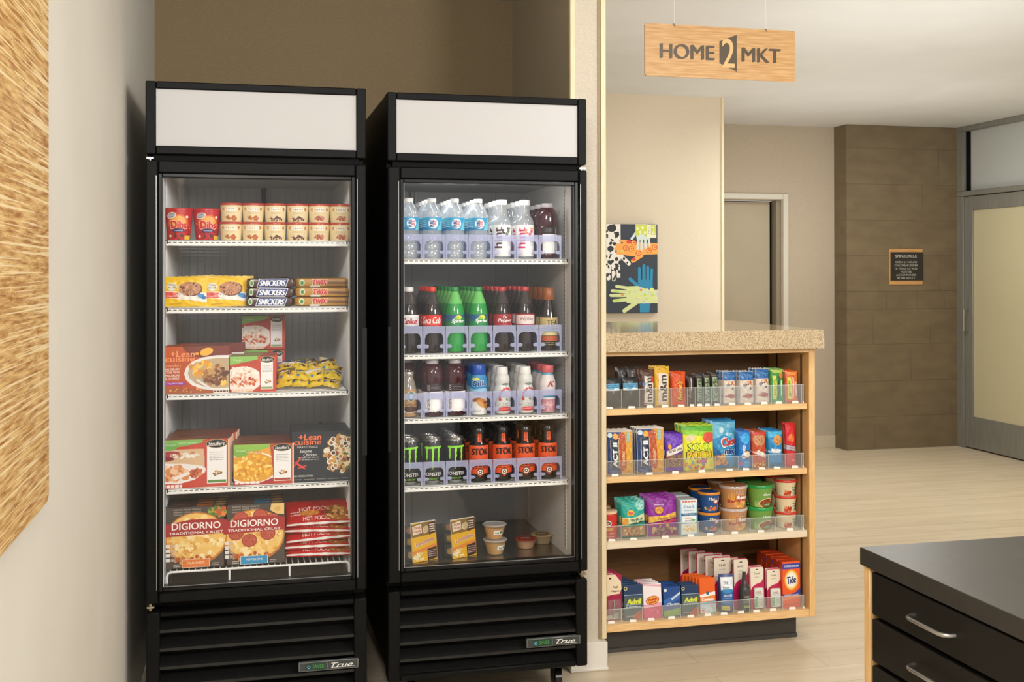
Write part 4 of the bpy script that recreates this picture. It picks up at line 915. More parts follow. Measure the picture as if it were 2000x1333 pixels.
# ================================================================ COOLER CONTENTS
ZB = (1.4673, 1.1552, .9455, .7223, .451)
YC0 = IB[2] + .012
DIV = [.4949, .5728, .648, .7257, .8076, .8886, .9669, 1.046]
LX = [(a + b) / 2 for a, b in zip(DIV, DIV[1:])]
ilb, irb, ycb, ibb = IB
def tray(z, names, fh):
    t = empty('bottle_tray', (0.78, YC0, z), f'clear lavender divider tray holding the {names}', 'tray')
    for i, (a, b) in enumerate(zip(DIV, DIV[1:])):
        a += .0012 - .78; b -= .0012 + .78; h = fh; mb = MB(); w_ = b - a
        # upper frame with an arched opening, side legs and two finger tabs
        P = [(a, h), (a, 0), (a + w_ * .08, 0)]
        P += [(a + w_ * .08, h * .20), (a + w_ * .20, h * .20), (a + w_ * .26, h * .23), (a + w_ * .27, h * .29), (a + w_ * .22, h * .33), (a + w_ * .08, h * .34), (a + w_ * .08, h * .55), (a + w_ * .14, h * .68), (a + w_ * .26, h * .74),
              (a + w_ * .80, h * .74), (a + w_ * .88, h * .68), (a + w_ * .93, h * .55), (a + w_ * .93, h * .34), (a + w_ * .80, h * .33), (a + w_ * .75, h * .29), (a + w_ * .76, h * .23), (a + w_ * .82, h * .20), (a + w_ * .93, h * .20), (a + w_ * .93, 0), (b, 0), (b, h)]
        mb.prism(P, 0, .0016, TRAY); mb.build('front_panel', t, False)
    for i, d in enumerate(DIV): MB().box(d - .78 - .0006, d - .78 + .0006, .0018, .50, 0, fh * (.98 if i in (0, 7) else .80), TRAY).build('divider', t)
    MB().box(DIV[0] - .78, DIV[-1] - .78, 0, .5, -.0003, .0006, ACRY).build('tray_base', t)
tray(ZB[0] + .0004, 'water bottles on top cooler shelf', .080); tray(ZB[1] + .0004, 'soda bottles on second cooler shelf', .090); tray(ZB[2] + .0004, 'milk drinks on third cooler shelf', .081); tray(ZB[3] + .0004, 'energy cans and coffee on fourth cooler shelf', .078)
def bl(W, Hh): return Art(W, Hh, maxe=.005, step=7e-5, base=4e-4)
WH = M('#f0f0ee', .35)
# water
prof = [(0, .0045), (.012, .006), (.022, .001), (.027, 0), (.031, .006), (.032, .012), (.0318, .024), (.0298, .028), (.0318, .032), (.0318, .046), (.0298, .050), (.0318, .054), (.0318, .072), (.0305, .076), (.0322, .080), (.0322, .094), (.0326, .0945), (.0326, .136), (.0322, .1365), (.0318, .142), (.029, .155), (.024, .168), (.018, .178), (.0135, .184), (.0125, .188), (.0125, .192)]
cap_w = [(.0140, .186), (.0145, .1865), (.0145, .198), (.0135, .1995), (0, .1997)]
a = bl(.125, .0415); a.r(0, 0, 1, 1, '#2f9fd0').p([(0, 0), (1, 0), (1, .30), (.5, .12), (0, .35)], '#1d7fb8').p([(0, 1), (.35, 1), (.15, .6), (0, .6)], '#58c2dc').p([(.62, 0), (1, .0), (1, 1), (.80, 1)], '#6fcadb').p([(.86, 0), (1, 0), (1, 1), (.95, 1)], '#d8dcc0')
a.e(.52, .50, .13, .40, '#e8f4f6').t('PURE', .48, .5, .10, .62, '#21508e', bold=.05, rot=90).t('LIFE', .56, .5, .085, .5, '#c9506a', bold=.03, rot=90).lines(.12, .34, .2, .8, 4, '#bfe3ee')
PW = Proto(bottle('water_bottle', prof, PET, cap_w, WH, a, .0945, mats=[(.0944, PET), (.1362, M('#3aa3cf', .3)), (1, PET)]))
# hint
prof = [(0, .004), (.024, 0), (.030, .003), (.0315, .009), (.0315, .114), (.0305, .124), (.027, .134), (.021, .143), (.0185, .150), (.0172, .176), (.0165, .183), (.0165, .186)]
cap_h = [(.0175, .180), (.018, .181), (.018, .196), (.0165, .198), (0, .198)]
def hint(c1, c2):
    a = bl(.12, .080); a.r(.0, 0, 1, 1, '#f3f1f0').t('hint', .33, .5, .26, .88, c1, bold=.02, rot=90).b(.62, .78, .16, .14, c2, 7, .03, .06, 3).lines(.60, .85, .15, .55, 7, '#b5b0b2', .25)
    return bottle('flavoured_water_bottle', prof, PETB, cap_h, WH, a, .030, mats=[(.0295, PETB), (.1105, M('#eeeced', .35)), (1, PETB)])
PH1 = Proto(hint('#4a3040', ['#3f3540', '#6d7a5a', '#5a4a50'])); PH2 = Proto(hint('#c9246a', ['#e0875a', '#d95a6a', '#efb27a']))
# vitamin drink (wide, dark red)
prof = [(0, .004), (.028, 0), (.034, .003), (.0362, .010), (.0362, .016), (.0352, .018), (.0352, .086), (.0362, .088), (.0362, .104), (.034, .108), (.0366, .113), (.0375, .125), (.0372, .145), (.034, .158), (.0275, .168), (.0205, .174), (.019, .178)]
cap_v = [(.0205, .172), (.0212, .173), (.0212, .186), (.020, .188), (0, .188)]
RED = M('#3d0f1b', .12, coat=.4); a = bl(.135, .090); a.r(0, .72, 1, 1, '#2a1a1e').r(0, 0, 1, .72, '#efedec')
a.t('vitaminwater', .345, .50, .085, .94, '#2a2428', bold=.01, rot=90).lines(.44, .74, .48, .66, 5, '#b7b2b4', .25).r(.44, .1, .80, .42, '#f7f6f5').t('XXX', .36, .86, .05, .22, '#d8d4d4', rot=90).lines(.42, .7, .76, .92, 3, '#9a8f92', .2).t('vitaminwater', .90, .45, .06, .7, '#5a5054', rot=90)
PV = Proto(bottle('vitamin_drink_bottle', prof, RED, cap_v, M('#b9b4b8', .3), a, .0175))
# sodas
sprof = [(0, .005), (.010, .008), (.017, .002), (.024, 0), (.030, .004), (.0325, .014), (.0335, .030), (.0325, .048), (.031, .066), (.0315, .080), (.0325, .088), (.0325, .126), (.0318, .134), (.0300, .148), (.0265, .162), (.0215, .176), (.0165, .190), (.0130, .200), (.0120, .204), (.0125, .208)]
cap_s = [(.0138, .203), (.0142, .204), (.0142, .2165), (.013, .218), (0, .218)]
COLA = M('#1c100d', .1, coat=.5); COLAN = M('#3a3231', .12, coat=.4)
def soda(lab, liq, capc, band, neck, nm='soda_bottle'):
    return Proto(bottle(nm, sprof, liq, cap_s, M(capc, .3), lab, .0885, mats=[(.088, liq), (.1265, M(band, .35)), (.162, liq), (1, neck)]))
a = bl(.115, .0375); a.r(0, 0, 1, 1, '#d9d9dc').r(0, .86, 1, 1, '#e9e9eb').t('Coke', .50, .46, .52, .56, '#b8262c', bold=.04).t('Diet', .22, .86, .16, .16, '#6a6a70').r(0, 0, 1, .08, '#a8a8ac')
PDC = soda(a, COLA, '#dedede', '#d6d6d9', COLAN)
a = bl(.115, .0375); a.r(0, 0, 1, 1, '#d8261c').r(0, .93, 1, 1, '#b81c14').t('Coca Cola', .50, .52, .60, .58, '#f7ece6', bold=.02, shear=.35).r(.2, .17, .75, .20, '#f2ddd4')
PCC = soda(a, COLA, '#d8301f', '#cf2319', COLAN)
GRN = M('#1f9440', .12, coat=.5); GRNN = M('#68bf62', .18, coat=.4)
a = bl(.115, .0375); a.r(0, 0, 1, 1, '#17884a').p([(0, .1), (0, 1), (1, 1), (1, .72), (.6, .80), (.3, .4)], '#1d5a8c').t('Sprite', .58, .40, .40, .44, '#f2f6f2', bold=.03, shear=.3).e(.60, .76, .10, .18, '#f0dc3a').e(.54, .70, .07, .14, '#8cc63a').r(.86, .1, .99, .5, '#6fb9a0').lines(.05, .3, .3, .6, 3, '#4a8a4a')
PSP = soda(a, GRN, '#1f8a42', '#158448', GRNN)
a = bl(.115, .0375); a.r(0, 0, 1, 1, '#a31b26').r(0, 0, .18, 1, '#5a1620').e(.58, .5, .27, .48, '#c43540').e(.58, .5, .24, .42, '#8c1620').t('Dr', .58, .74, .14, .26, '#f4ece8', bold=.02).t('Pepper', .58, .42, .44, .38, '#f4ece8', bold=.02, shear=.2).r(.8, 0, 1, .06, '#d8a0a0')
PDP = soda(a, COLA, '#b9343a', '#9c1a25', COLAN)
a = bl(.115, .0375); a.r(0, 0, 1, 1, '#ead9d5').r(0, .9, 1, 1, '#b8262c').r(0, 0, 1, .1, '#b8262c').r(0, .1, .18, .9, '#c98e8c').t('Diet', .55, .74, .2, .16, '#8a2a30').t('Pepper', .56, .52, .42, .32, '#6b3a3c', shear=.2).r(.86, .2, .93, .45, '#7a5a5a')
PDD = soda(a, COLA, '#b9343a', '#e2d2ce', COLAN)
# brown tea
prof = [(0, .004), (.024, 0), (.030, .003), (.0325, .012), (.0325, .105), (.0315, .118), (.028, .140), (.023, .160), (.0195, .172), (.0185, .180)]
capt = [(.0205, .172), (.021, .173), (.021, .212), (.0195, .214), (0, .214)]
a = bl(.10, .095); a.r(0, .62, 1, 1, '#c2ad72').t('TEA', .5, .82, .42, .2, '#4a3a1c', bold=.02).r(0, .48, 1, .58, '#3f6a34').r(0, .36, 1, .48, '#d8c88c').r(0, .16, 1, .34, '#b8542a').lines(.1, .9, .02, .14, 2, '#8a7a4c').lines(.15, .85, .62, .72, 1, '#5a4a24')
PT = Proto(bottle('tea_bottle', prof, M('#1d120b', .1, coat=.5), capt, M('#96501c', .35), a, .018))
def lane(P, i, z, n, dy, desc, cat, group, y0=.040, rz=.0, dx=0):
    for k in range(n):
        P.put((LX[i] + dx, YC0 + y0 + dy * k, z + .0012), f'{desc}, {ORD[k]} in its row' if n > 1 else desc, cat, group if n > 1 else None, rz=rz + random.uniform(-.25, .25) * (k > 0))
lp = ['leftmost lane', 'second lane', 'third lane', 'fourth lane']
for i in range(4): lane(PW, i, ZB[0], 6, .070, f'clear water bottle with blue label, {lp[i]} of top cooler shelf', 'water bottle', 'blue-label water bottles', rz=(.05, -.1, -.05, -.1)[i])
lane(PH1, 4, ZB[0], 4, .068, 'flavoured water bottle with dark vertical word, top cooler shelf', 'water bottle', 'dark-lettered flavoured waters')
lane(PH2, 5, ZB[0], 4, .068, 'flavoured water bottle with pink vertical word, top cooler shelf', 'water bottle', 'pink-lettered flavoured waters')
lane(PV, 6, ZB[0], 3, .080, 'dark red drink bottle at right end of top cooler shelf', 'drink bottle', 'dark red drinks on top shelf', rz=1.25, y0=.045)
lane(PDC, 0, ZB[1], 5, .069, 'white-capped diet cola bottle, left lane of second cooler shelf', 'soda bottle', 'diet cola bottles', rz=-.15)
lane(PCC, 1, ZB[1], 4, .069, 'red-label cola bottle with red cap, second cooler shelf', 'soda bottle', 'red-label cola bottles', rz=-.25)
lane(PSP, 2, ZB[1], 6, .069, 'green lemon soda bottle, left one of two green lanes', 'soda bottle', 'green sodas, left lane', rz=-.12)
lane(PSP, 3, ZB[1], 6, .069, 'green lemon soda bottle, right one of two green lanes', 'soda bottle', 'green sodas, right lane', rz=-.12)
lane(PDP, 4, ZB[1], 5, .069, 'maroon-label pepper soda bottle, second cooler shelf', 'soda bottle', 'maroon-label sodas', rz=-.12)
lane(PDD, 5, ZB[1], 5, .069, 'pale-label pepper soda bottle with red cap, second cooler shelf', 'soda bottle', 'pale-label sodas', rz=-.15)
lane(PT, 6, ZB[1], 5, .069, 'brown-capped tea bottle at right end of second cooler shelf', 'tea bottle', 'brown tea bottles', rz=.2, dx=.004)
# coffee drink
prof = [(0, .003), (.021, 0), (.026, .003), (.0275, .010), (.0275, .075), (.0265, .092), (.022, .112), (.0175, .124), (.0165, .136), (.0185, .137), (.0185, .139)]
a = bl(.095, .085); a.e(.56, .72, .17, None, '#f2f2ea').e(.56, .72, .155, None, '#2e7a55').e(.56, .72, .085, None, '#e6ece4').p([(.0, .10), (1, .05), (1, .20), (.6, .34), (.3, .30), (0, .45)], '#4a2c1c').t('coffee', .5, .40, .5, .10, '#5a3a24').t('FRAPPE', .58, .10, .5, .06, '#efe2cc', bold=.02)
PCF = Proto(bottle('coffee_drink_bottle', prof, M('#b58d62', .15, coat=.5), [(.0185, .134), (.019, .135), (.019, .1475), (.018, .149), (0, .149)], M('#b4b0aa', .25, .7), a, .008, mats=[(.100, M('#b58d62', .15, coat=.5)), (1, M('#8f8379', .1, coat=.5))]))
PCF.put((LX[0] - .004, YC0 + .034, ZB[2] + .0012), 'small tan coffee drink bottle, left end of third cooler shelf', 'coffee bottle')
for k in range(1, 3): PV.put((LX[0], YC0 + .034 + .078 * k, ZB[2] + .0012), f'dark red drink bottle behind the tan coffee bottle, {("nearer", "farther")[k - 1]} one', 'drink bottle', 'dark red drinks on third shelf', rz=.1)
lane(PV, 1, ZB[2], 3, .079, 'dark red vitamin drink bottle beside the coffee, third cooler shelf', 'drink bottle', 'dark red drinks on third shelf', rz=.05, y0=.042)
lane(PV, 2, ZB[2], 3, .079, 'dark red vitamin drink bottle beside the blue-capped milk', 'drink bottle', 'dark red drinks on third shelf', rz=-.05, y0=.042)
# almond milk
prof = [(0, .003), (.024, 0), (.0285, .004), (.0295, .012), (.0295, .108), (.0285, .122), (.0245, .132), (.0225, .137)]
a = bl(.090, .120); a.p([(0, .72), (.3, .62), (.7, .66), (1, .60), (1, 1), (0, 1)], '#2f86bc').p([(0, .60), (.3, .50), (.7, .52), (1, .48), (1, .64), (.6, .70), (.2, .66), (0, .74)], '#9cc6dc').e(.30, .95, .16, .04, '#d8dc6a').t('Silk', .46, .83, .60, .17, '#f2f4f4', bold=.06).t('Silk', .46, .83, .56, .15, '#28487e', bold=.03)
a.t('ALMOND', .5, .565, .55, .055, '#c08a4a').t('milk', .55, .50, .35, .045, '#c08a4a').e(.34, .38, .16, .05, '#a8672f', .3).e(.55, .36, .17, .05, '#c27f3d', -.3).e(.50, .26, .20, .06, '#d49a58', -.7).e(.72, .18, .17, .05, '#c67b34', -.8).e(.70, .30, .12, .04, '#8f5526').lines(.1, .5, .04, .1, 2, '#aab8c0')
PSI = Proto(bottle('almond_milk_bottle', prof, M('#ebe8e2', .3), [(.0240, .133), (.0245, .134), (.0238, .166), (.0225, .168), (0, .168)], M('#1c4fae', .3), a, .006, mats=[(.082, M('#ebe8e2', .3)), (1, M('#3f8fbe', .3))]))
lane(PSI, 3, ZB[2], 4, .064, 'white almond milk bottle with blue cap, third cooler shelf', 'milk bottle', 'blue-capped milk bottles', rz=.1)
# protein shakes
prof = [(0, .003), (.022, 0), (.028, .004), (.0300, .014), (.0305, .060), (.0295, .078), (.0250, .094), (.0235, .100), (.0255, .106), (.0262, .114), (.0245, .124), (.0195, .134), (.0185, .139)]
a = bl(.088, .098)
for q in range(9):
    t = math.radians(200 - q * 22); a.e(.58 + .30 * math.cos(t), .50 + .27 * math.sin(t), .055, None, '#c4403c', k=.2)
a.t('MILK', .44, .66, .34, .07, '#f6eeee', rot=48).b(.66, .42, .13, .10, ['#8a8e8c', '#6a6e6c', '#b5b8b5'], 8, .02, .05, 2).b(.5, .24, .45, .05, ['#5b5f5e', '#8b8f8e'], 9, .02, .03, 4).e(.5, .08, .30, .07, '#cf3a36').t('20g PROTEIN', .5, .08, .44, .05, '#f4dedc').t('SHAKE', .5, .19, .3, .05, '#9a9a9a').e(.55, .92, .18, .035, '#4c6a60').t('PRO', .55, .92, .2, .03, '#eef2ee')
PM = Proto(bottle('protein_shake_bottle', prof, M('#d6d6d2', .3), [(.0200, .134), (.0205, .135), (.0190, .156), (.0178, .158), (0, .158)], M('#eeeeea', .35), a, .010))
lane(PM, 4, ZB[2], 4, .066, 'white protein shake bottle, left of the two white lanes', 'shake bottle', 'white protein shakes, left lane', rz=.15)
lane(PM, 5, ZB[2], 4, .066, 'white protein shake bottle, right of the two white lanes', 'shake bottle', 'white protein shakes, right lane', rz=.15)
prof = [(0, .003), (.020, 0), (.0255, .003), (.0268, .010), (.0268, .060), (.0262, .070), (.0272, .078), (.0285, .092), (.0275, .106), (.023, .120), (.0195, .128), (.0190, .140)]
a = bl(.082, .105); a.r(0, .0, 1, .40, '#cf8f98').b(.5, .2, .4, .12, ['#d9a3a8', '#e0b4b8', '#c27f88'], 20, .05, .1, 3).t('protein', .45, .22, .5, .08, '#f5e6e8').r(.0, .40, 1, .46, '#e9e6e4').r(.2, .47, 1, .53, '#3fa3c4').t('K', .60, .90, .34, .19, '#b8242c', bold=.04, shear=.4)
PK = Proto(bottle('protein_shake_bottle', prof, M('#e4dddc', .3), [(.0205, .136), (.0212, .137), (.0212, .158), (.0200, .160), (0, .160)], M('#d4666a', .35), a, .004, mats=[(.130, M('#e4dddc', .3)), (1, M('#5aa3c0', .3))]))
lane(PK, 6, ZB[2], 4, .064, 'white shake bottle with pink cap, right end of third cooler shelf', 'shake bottle', 'pink-capped shakes', rz=-.05)
# energy cans
prof = [(0, .004), (.022, .003), (.025, 0), (.028, .003), (.0330, .012), (.0330, .138), (.0315, .142), (.0290, .148), (.0275, .1495), (.0285, .152), (.0280, .1535), (.0262, .152), (.0255, .1485), (0, .1485)]
a = bl(.085, .125)
g = '#8fe03a'
for cx, l in ((.26, .55), (.50, .30), (.74, .48)):
    P_ = [(cx - .075, .92), (cx + .085, .92), (cx + .055, .86), (cx + .05, .78), (cx + .035, .72), (cx + .055, .66), (cx + .02, .60), (cx + .035, (l + .62) / 2), (cx + .005, l), (cx - .02, l + .06), (cx - .015, (l + .62) / 2), (cx - .04, .62), (cx - .02, .70), (cx - .045, .78), (cx - .03, .86)]
    a.p(P_, g)
a.p([(.15, .90), (.88, .93), (.86, .88), (.2, .85)], g).t('MONSTER', .5, .19, .80, .095, '#d8dad6', bold=.015).t('ENERGY', .5, .07, .5, .04, '#7cc43a', bold=.01)
CAN = M('#0f1211', .2, coat=.6); SIL = M('#b3b3b0', .22, .95)
PMO = Proto(bottle('energy_drink_can', prof, CAN, None, None, a, .010, mats=[(.008, SIL), (.141, CAN), (1, SIL)]))
r_ = PMO.root; MB().lathe([(.008, .1487), (.008, .1500), (0, .1500)], SIL, 12, (0, -.004), sx=.8, sy=1.3).build('pull_tab', r_)
for i in range(3): lane(PMO, i, ZB[3], (2, 2, 4)[i], .069, f'black energy can with green claw, {lp[i]}, fourth shelf', 'drink can', f'black energy cans, {lp[i]}', y0=.042, rz=(-.1, -.1, -.1)[i], dx=.0)
# cold brew bottles
prof = [(0, .004), (.025, 0), (.031, .003), (.0338, .010), (.0338, .112), (.0325, .120), (.027, .129), (.0215, .136), (.0200, .150), (.0200, .164), (.0215, .165)]
BRW = M('#17100c', .08, coat=.6); OR = '#dd5324'
a = bl(.095, .152); a.r(0, .12, 1, .735, OR).p([(0, .12), (.35, .12), (.5, .05), (.65, .12), (1, .12), (1, .20), (0, .20)], OR).r(.40, .80, .62, 1.04, OR).t('BLACK', .51, .93, .09, .17, '#3a1c10', bold=.02, rot=90)
a.t('STOK', .5, .600, .62, .145, '#2a1712', bold=.04).r(.47, .672, .60, .685, '#2a1712').t('COLD BREW', .5, .42, .5, .03, '#3a1c10', bold=.015).t('COFFEE', .5, .345, .60, .060, '#2a1712', bold=.02).lines(.15, .85, .27, .31, 1, '#3a1c10', .5).lines(.2, .8, .23, .26, 1, '#3a1c10', .5)
a.e(.5, .155, .12, None, '#2a1712').e(.5, .155, .095, None, '#e9dfd2').e(.5, .155, .06, None, '#2a1712').e(.5, .155, .03, None, '#e9dfd2')
PST = Proto(bottle('cold_brew_bottle', prof, BRW, [(.0215, .160), (.0225, .161), (.0225, .176), (.0212, .178), (0, .178)], M('#1d1715', .25), a, .010))
cl = ['leftmost', 'second', 'third', 'rightmost']
for i in range(4): lane(PST, 3 + i, ZB[3], 4, .071, f'dark cold brew bottle with orange label, {cl[i]} lane of four', 'coffee bottle', f'cold brew bottles, {cl[i]} lane', y0=.043, rz=(0, .02, -.1, -.05)[i])
# foot of the cooler: lunch kits and cups
def kit():
    W, Hh, T = .098, .128, .044; r = empty('lunch_kit'); a = Art(W, Hh, base=3e-4)
    MB().box(-W / 2, W / 2, 0, .0014, 0, Hh, M('#e3a820', .35), .0004).build('front_card', r)
    mb = MB(); R_ = random.Random(2)
    for z0_, z1_ in ((.006, .046), (.052, .084), (.090, .122)): mb.box(-W / 2 - .004, W / 2 - .010, .0016, T, z0_, z1_, ACRY, .004)
    mb.box(-W / 2 - .001, W / 2, .0014, .0026, .002, Hh + .003, ACRE, .0005); mb.build('plastic_tub', r)
    mb = MB()
    for z0_, c_ in ((.012, '#e8c27a'), (.056, '#e2b04a'), (.094, '#d9a07a')): mb.box(-W / 2 + .002, W / 2 - .016, .006, T - .006, z0_, z0_ + .02, M(c_, .6), .003)
    mb.build('food', r)
    a.r(.0, 0, 1, 1, '#e9b326').p([(0, .97), (.55, 1), (1, .97), (1, .72), (.60, .66), (0, .64)], '#8a6a34').p([(.04, .92), (.40, .97), (.42, .74), (.06, .70)], '#efe0c4').t('CRACKER', .23, .88, .28, .07, '#b8402a', bold=.02).t('STACKERS', .24, .79, .30, .06, '#b8402a', bold=.02).e(.55, .80, .10, .09, '#d9c9a6').e(.60, .82, .10, .09, '#c9b184')
    a.p([(.70, .98), (.98, 1), (.98, .70), (.70, .66)], '#4a2c20').lines(.73, .95, .72, .95, 4, '#e9ddcc', .5)
    a.t('Lunchables', .52, .50, .78, .115, '#f6efe8', bold=.05, rot=11).t('Lunchables', .52, .50, .74, .095, '#b03a34', bold=.02, rot=11).p([(0, .28), (1, .42), (1, .32), (0, .20)], '#e58a3a').b(.3, .14, .24, .09, ['#f3e3b0', '#e8cf8a', '#b9b0a4', '#f6eac6'], 22, .03, .06, 6).p([(.60, .30), (.98, .34), (.98, .04), (.60, .0)], '#3f261c').lines(.64, .94, .08, .28, 4, '#c9a9a0', .4)
    a.build('printed_front', r, flat(W, -.0002, 0)); return Proto(r)
P = kit()
for u0, u1, y, rz_, l in ((799, 861, 3.735, .42, 'left one of two'), (874, 940, 3.755, .42, 'right one of two')):
    x, _ = span(u0, u1, y); P.put((x, y, ZB[4] + .001), f'yellow lunch kit standing on the cooler floor, {l}', 'lunch kit', 'yellow lunch kits', rz=rz_, rx=-.10)
def fcup(c1, seed):
    r = empty('fruit_cup'); R_ = random.Random(seed); mb = MB(); FR_ = [M(c_, .3, coat=.4) for c_ in c1]
    mb.lathe([(0, .003), (.0255, .003), (.0355, .040), (0, .042)], FR_[1], 28)
    for i in range(40):
        a_ = R_.uniform(0, 6.28); z = R_.uniform(.006, .036); rr = R_.uniform(.014, .017 + z * .25); s_ = R_.uniform(.005, .009)
        mb.lathe([(0, z), (s_, z + s_ * .4), (s_, z + s_ * .9), (0, z + s_ * 1.3)], FR_[i % len(FR_)], 8, (rr * math.cos(a_), rr * math.sin(a_)))
    mb.build('fruit_pieces', r); rt, Hc = .041, .051
    MB().lathe([(.0255, .002), (.026, 0), (.0275, .002), (.0385, Hc - .006), (rt, Hc - .005), (rt, Hc - .003)], clear('cup_plastic_%d' % seed, (.98, .95, .88), (.95, .88, .7), .12, .08, .1), 28).build('cup_body', r)
    MB().lathe([(rt, Hc - .004), (rt + .001, Hc - .002), (rt, Hc), (.036, Hc + .001), (.034, Hc - .001), (0, Hc - .001)], clear('cup_lid_%d' % seed, (.95, .95, .93), (.9, .88, .84), .45, .12, .08), 28).build('lid', r)
    a = Art(.034, .016, maxe=.006, step=6e-5, base=1e-3); a.r(0, 0, 1, 1, '#e9e8dc').r(.04, .08, .96, .92, '#f4f3ea').t('fruit', .36, .5, .4, .5, '#4a6a34', bold=.02).e(.8, .5, .14, None, '#4c8a3a')
    a.build('printed_label', r, lambda x, z: (((.034) * math.sin((x - .017) / .034), -(.026 + (z + .016) * .27) * math.cos((x - .017) / .034), z + .018), (0, -1, 0))); return r
x, _ = span(943, 993, 3.76); q = Proto(fcup(['#c98f4e', '#d9a860', '#b97a3a'], 1)); q.put((x, 3.775, ZB[4] + .001), 'clear fruit cup at the bottom of the two-cup stack', 'fruit cup', rz=.5)
q = Proto(fcup(['#c9803c', '#e0a860', '#a86a30'], 2)); q.put((x - .002, 3.776, ZB[4] + .0535), 'clear fruit cup on top of the two-cup stack', 'fruit cup', rz=.2)
def dip(c1, c2, seed):
    r = empty('dip_cup'); MB().lathe([(0, .0), (.020, 0), (.0225, .004), (.028, .022), (.030, .024)], clear('dip_plastic_%d' % seed, (1, .95, .85), (.9, .75, .5), .4, .08, .1), 24).build('cup_body', r)
    MB().lathe([(0, .002), (.019, .002), (.025, .018), (0, .018)], M(c1, .4), 20).build('filling', r)
    MB().lathe([(.030, .0235), (.031, .0245), (.030, .0258), (0, .0262)], M(c2, .25), 24).build('lid', r)
    a = Art(.05, .05, base=4e-4); a.e(.5, .5, .40, None, '#8c2a24' if seed == 1 else '#5a4634').t('DIP', .5, .5, .5, .2, '#f0e0c8', bold=.02); a.build('printed_lid', r, lambda x, z: ((x - .025, z - .025, .0262), (0, 0, 1))); r.scale = (1.3, 1.3, 1.25); return r
x, _ = span(1008, 1045, 3.83); q = Proto(dip('#c9622e', '#a8322a', 1)); q.put((x, 3.835, ZB[4] + .001), 'small dip cup with red lid on the cooler floor', 'dip cup')
x, _ = span(1043, 1075, 3.86); q = Proto(dip('#7a4a2c', '#c9a87a', 2)); q.put((x + .004, 3.885, ZB[4] + .001), 'small dip cup with tan lid on the cooler floor', 'dip cup')
# ================================================================ SNACK COUNTER CONTENTS
ZC = (.9165, .6680, .4290, .1262)
YT = YK + .016; YP = YT + .020
def cx_(u0, u1, y=YP): a = PX(u0, 700, y)[0]; b = PX(u1, 700, y)[0]; return (a + b) / 2, b - a
def hz(vt, vb, u, y=YP): return PX(u, vt, y)[1] - PX(u, vb, y)[1]
XT0, XT1 = 1.277, 2.098
def bins(z, cuts, fh, what):
    t = empty('acrylic_tray', (1.7, YT, z + .0003), f'clear acrylic divided tray of {what}', 'tray'); xs = [XT0] + [PX(u, 700, YT)[0] for u in cuts] + [XT1]
    MB().box(XT0 - 1.7, XT1 - 1.7, 0, .0018, 0, fh, ACRY).box(XT0 - 1.7, XT1 - 1.7, -.0002, .0020, fh - .0012, fh, ACRE).build('front_lip', t)
    for x in xs: MB().box(x - 1.7 - .0008, x - 1.7 + .0008, .002, .30, 0, fh * .98, ACRY).box(x - 1.7 - .0007, x - 1.7 + .0007, .0021, .0032, 0, fh, ACRE).build('divider', t)
    R_ = random.Random(int(z * 100))
    for a, b in zip(xs, xs[1:]):
        w_ = b - a; c = (a + b) / 2 - 1.7 + R_.uniform(-.1, .1) * w_; l = min(.014, w_ * .30); s = R_.uniform(-.003, .003)
        MB().add([(c - l, -.003, .0005), (c + l, -.004, .0005), (c + l * .9, -.001, .009 + s * .4), (c - l * .8, -.001, .010), (c - l, -.0022, .0005), (c + l, -.0032, .0005), (c + l * .9, .0, .009 + s * .4), (c - l * .8, .0, .010)],
                 [(0, 1, 2, 3), (7, 6, 5, 4), (0, 4, 5, 1), (1, 5, 6, 2), (2, 6, 7, 3), (3, 7, 4, 0)], M('#efe9dc', .5)).build('price_tag', t)
bins(ZC[0], (1214, 1250, 1281, 1312, 1343, 1358, 1374, 1390, 1408, 1443, 1476, 1507, 1535, 1566), .0720, 'candy and cereal bars on top shelf')
bins(ZC[1], (1240, 1300, 1340, 1398, 1442, 1470, 1501, 1534, 1566), .0560, 'popcorn and snack bags on second shelf')
bins(ZC[2], (1213, 1264, 1326, 1364, 1409, 1465, 1514, 1566), .0560, 'cups and snack bags on third shelf')
bins(ZC[3], (1213, 1254, 1294, 1329, 1363, 1398, 1432, 1463, 1494, 1528, 1566), .0520, 'medicine and toiletries on bottom shelf')
def upright(u0, u1, vt, vb, sh, T, col, name, artf, cat, label, rows=3, dy=None, grp=None, crimp=None, lean=-.06, rz=0, dz=.0015, dxr=0, y=YP, one=None):
    """pouch-shaped pack standing in the tray, repeated backwards in its row"""
    x, W = cx_(u0, u1, y); Hh = hz(vt, vb, (u0 + u1) / 2, y); r, mp = pouch(W, Hh, T, col, name, random.random() * 6, 10, 14, crimp=crimp)
    a = parta(W, Hh); artf(a); a.build('printed_front', r, mp); P = Proto(r); dy = dy or T * 1.03
    for k in range(rows):
        P.put((x + dxr * k + random.uniform(-.0015, .0015) * (k > 0), y + T * .55 + dy * k, ZC[sh] + dz), f'{label}, {ORD[k]} in its row' if rows > 1 else label, cat, (grp or label) if rows > 1 else None, rx=lean, rz=rz + random.uniform(-.06, .06) * (k > 0))
    return P
def boxed(u0, u1, vt, vb, sh, D, col, name, artf, cat, label, rows=3, grp=None, lean=-.03, rz=0, y=YP, dxr=0, dy=None, dzr=0):
    x, W = cx_(u0, u1, y); Hh = hz(vt, vb, (u0 + u1) / 2, y); r = carton(W, D, Hh, col, name=name); a = Art(W, Hh, base=2e-4); artf(a); a.build('printed_front', r, flat(W, -.0003, 0)); P = Proto(r)
    for k in range(rows): P.put((x + dxr * k, y + (dy or D + .001) * k, ZC[sh] + .0015 + dzr * k), f'{label}, {ORD[k]} in its row' if rows > 1 else label, cat, (grp or label) if rows > 1 else None, rx=lean, rz=rz)
    return P
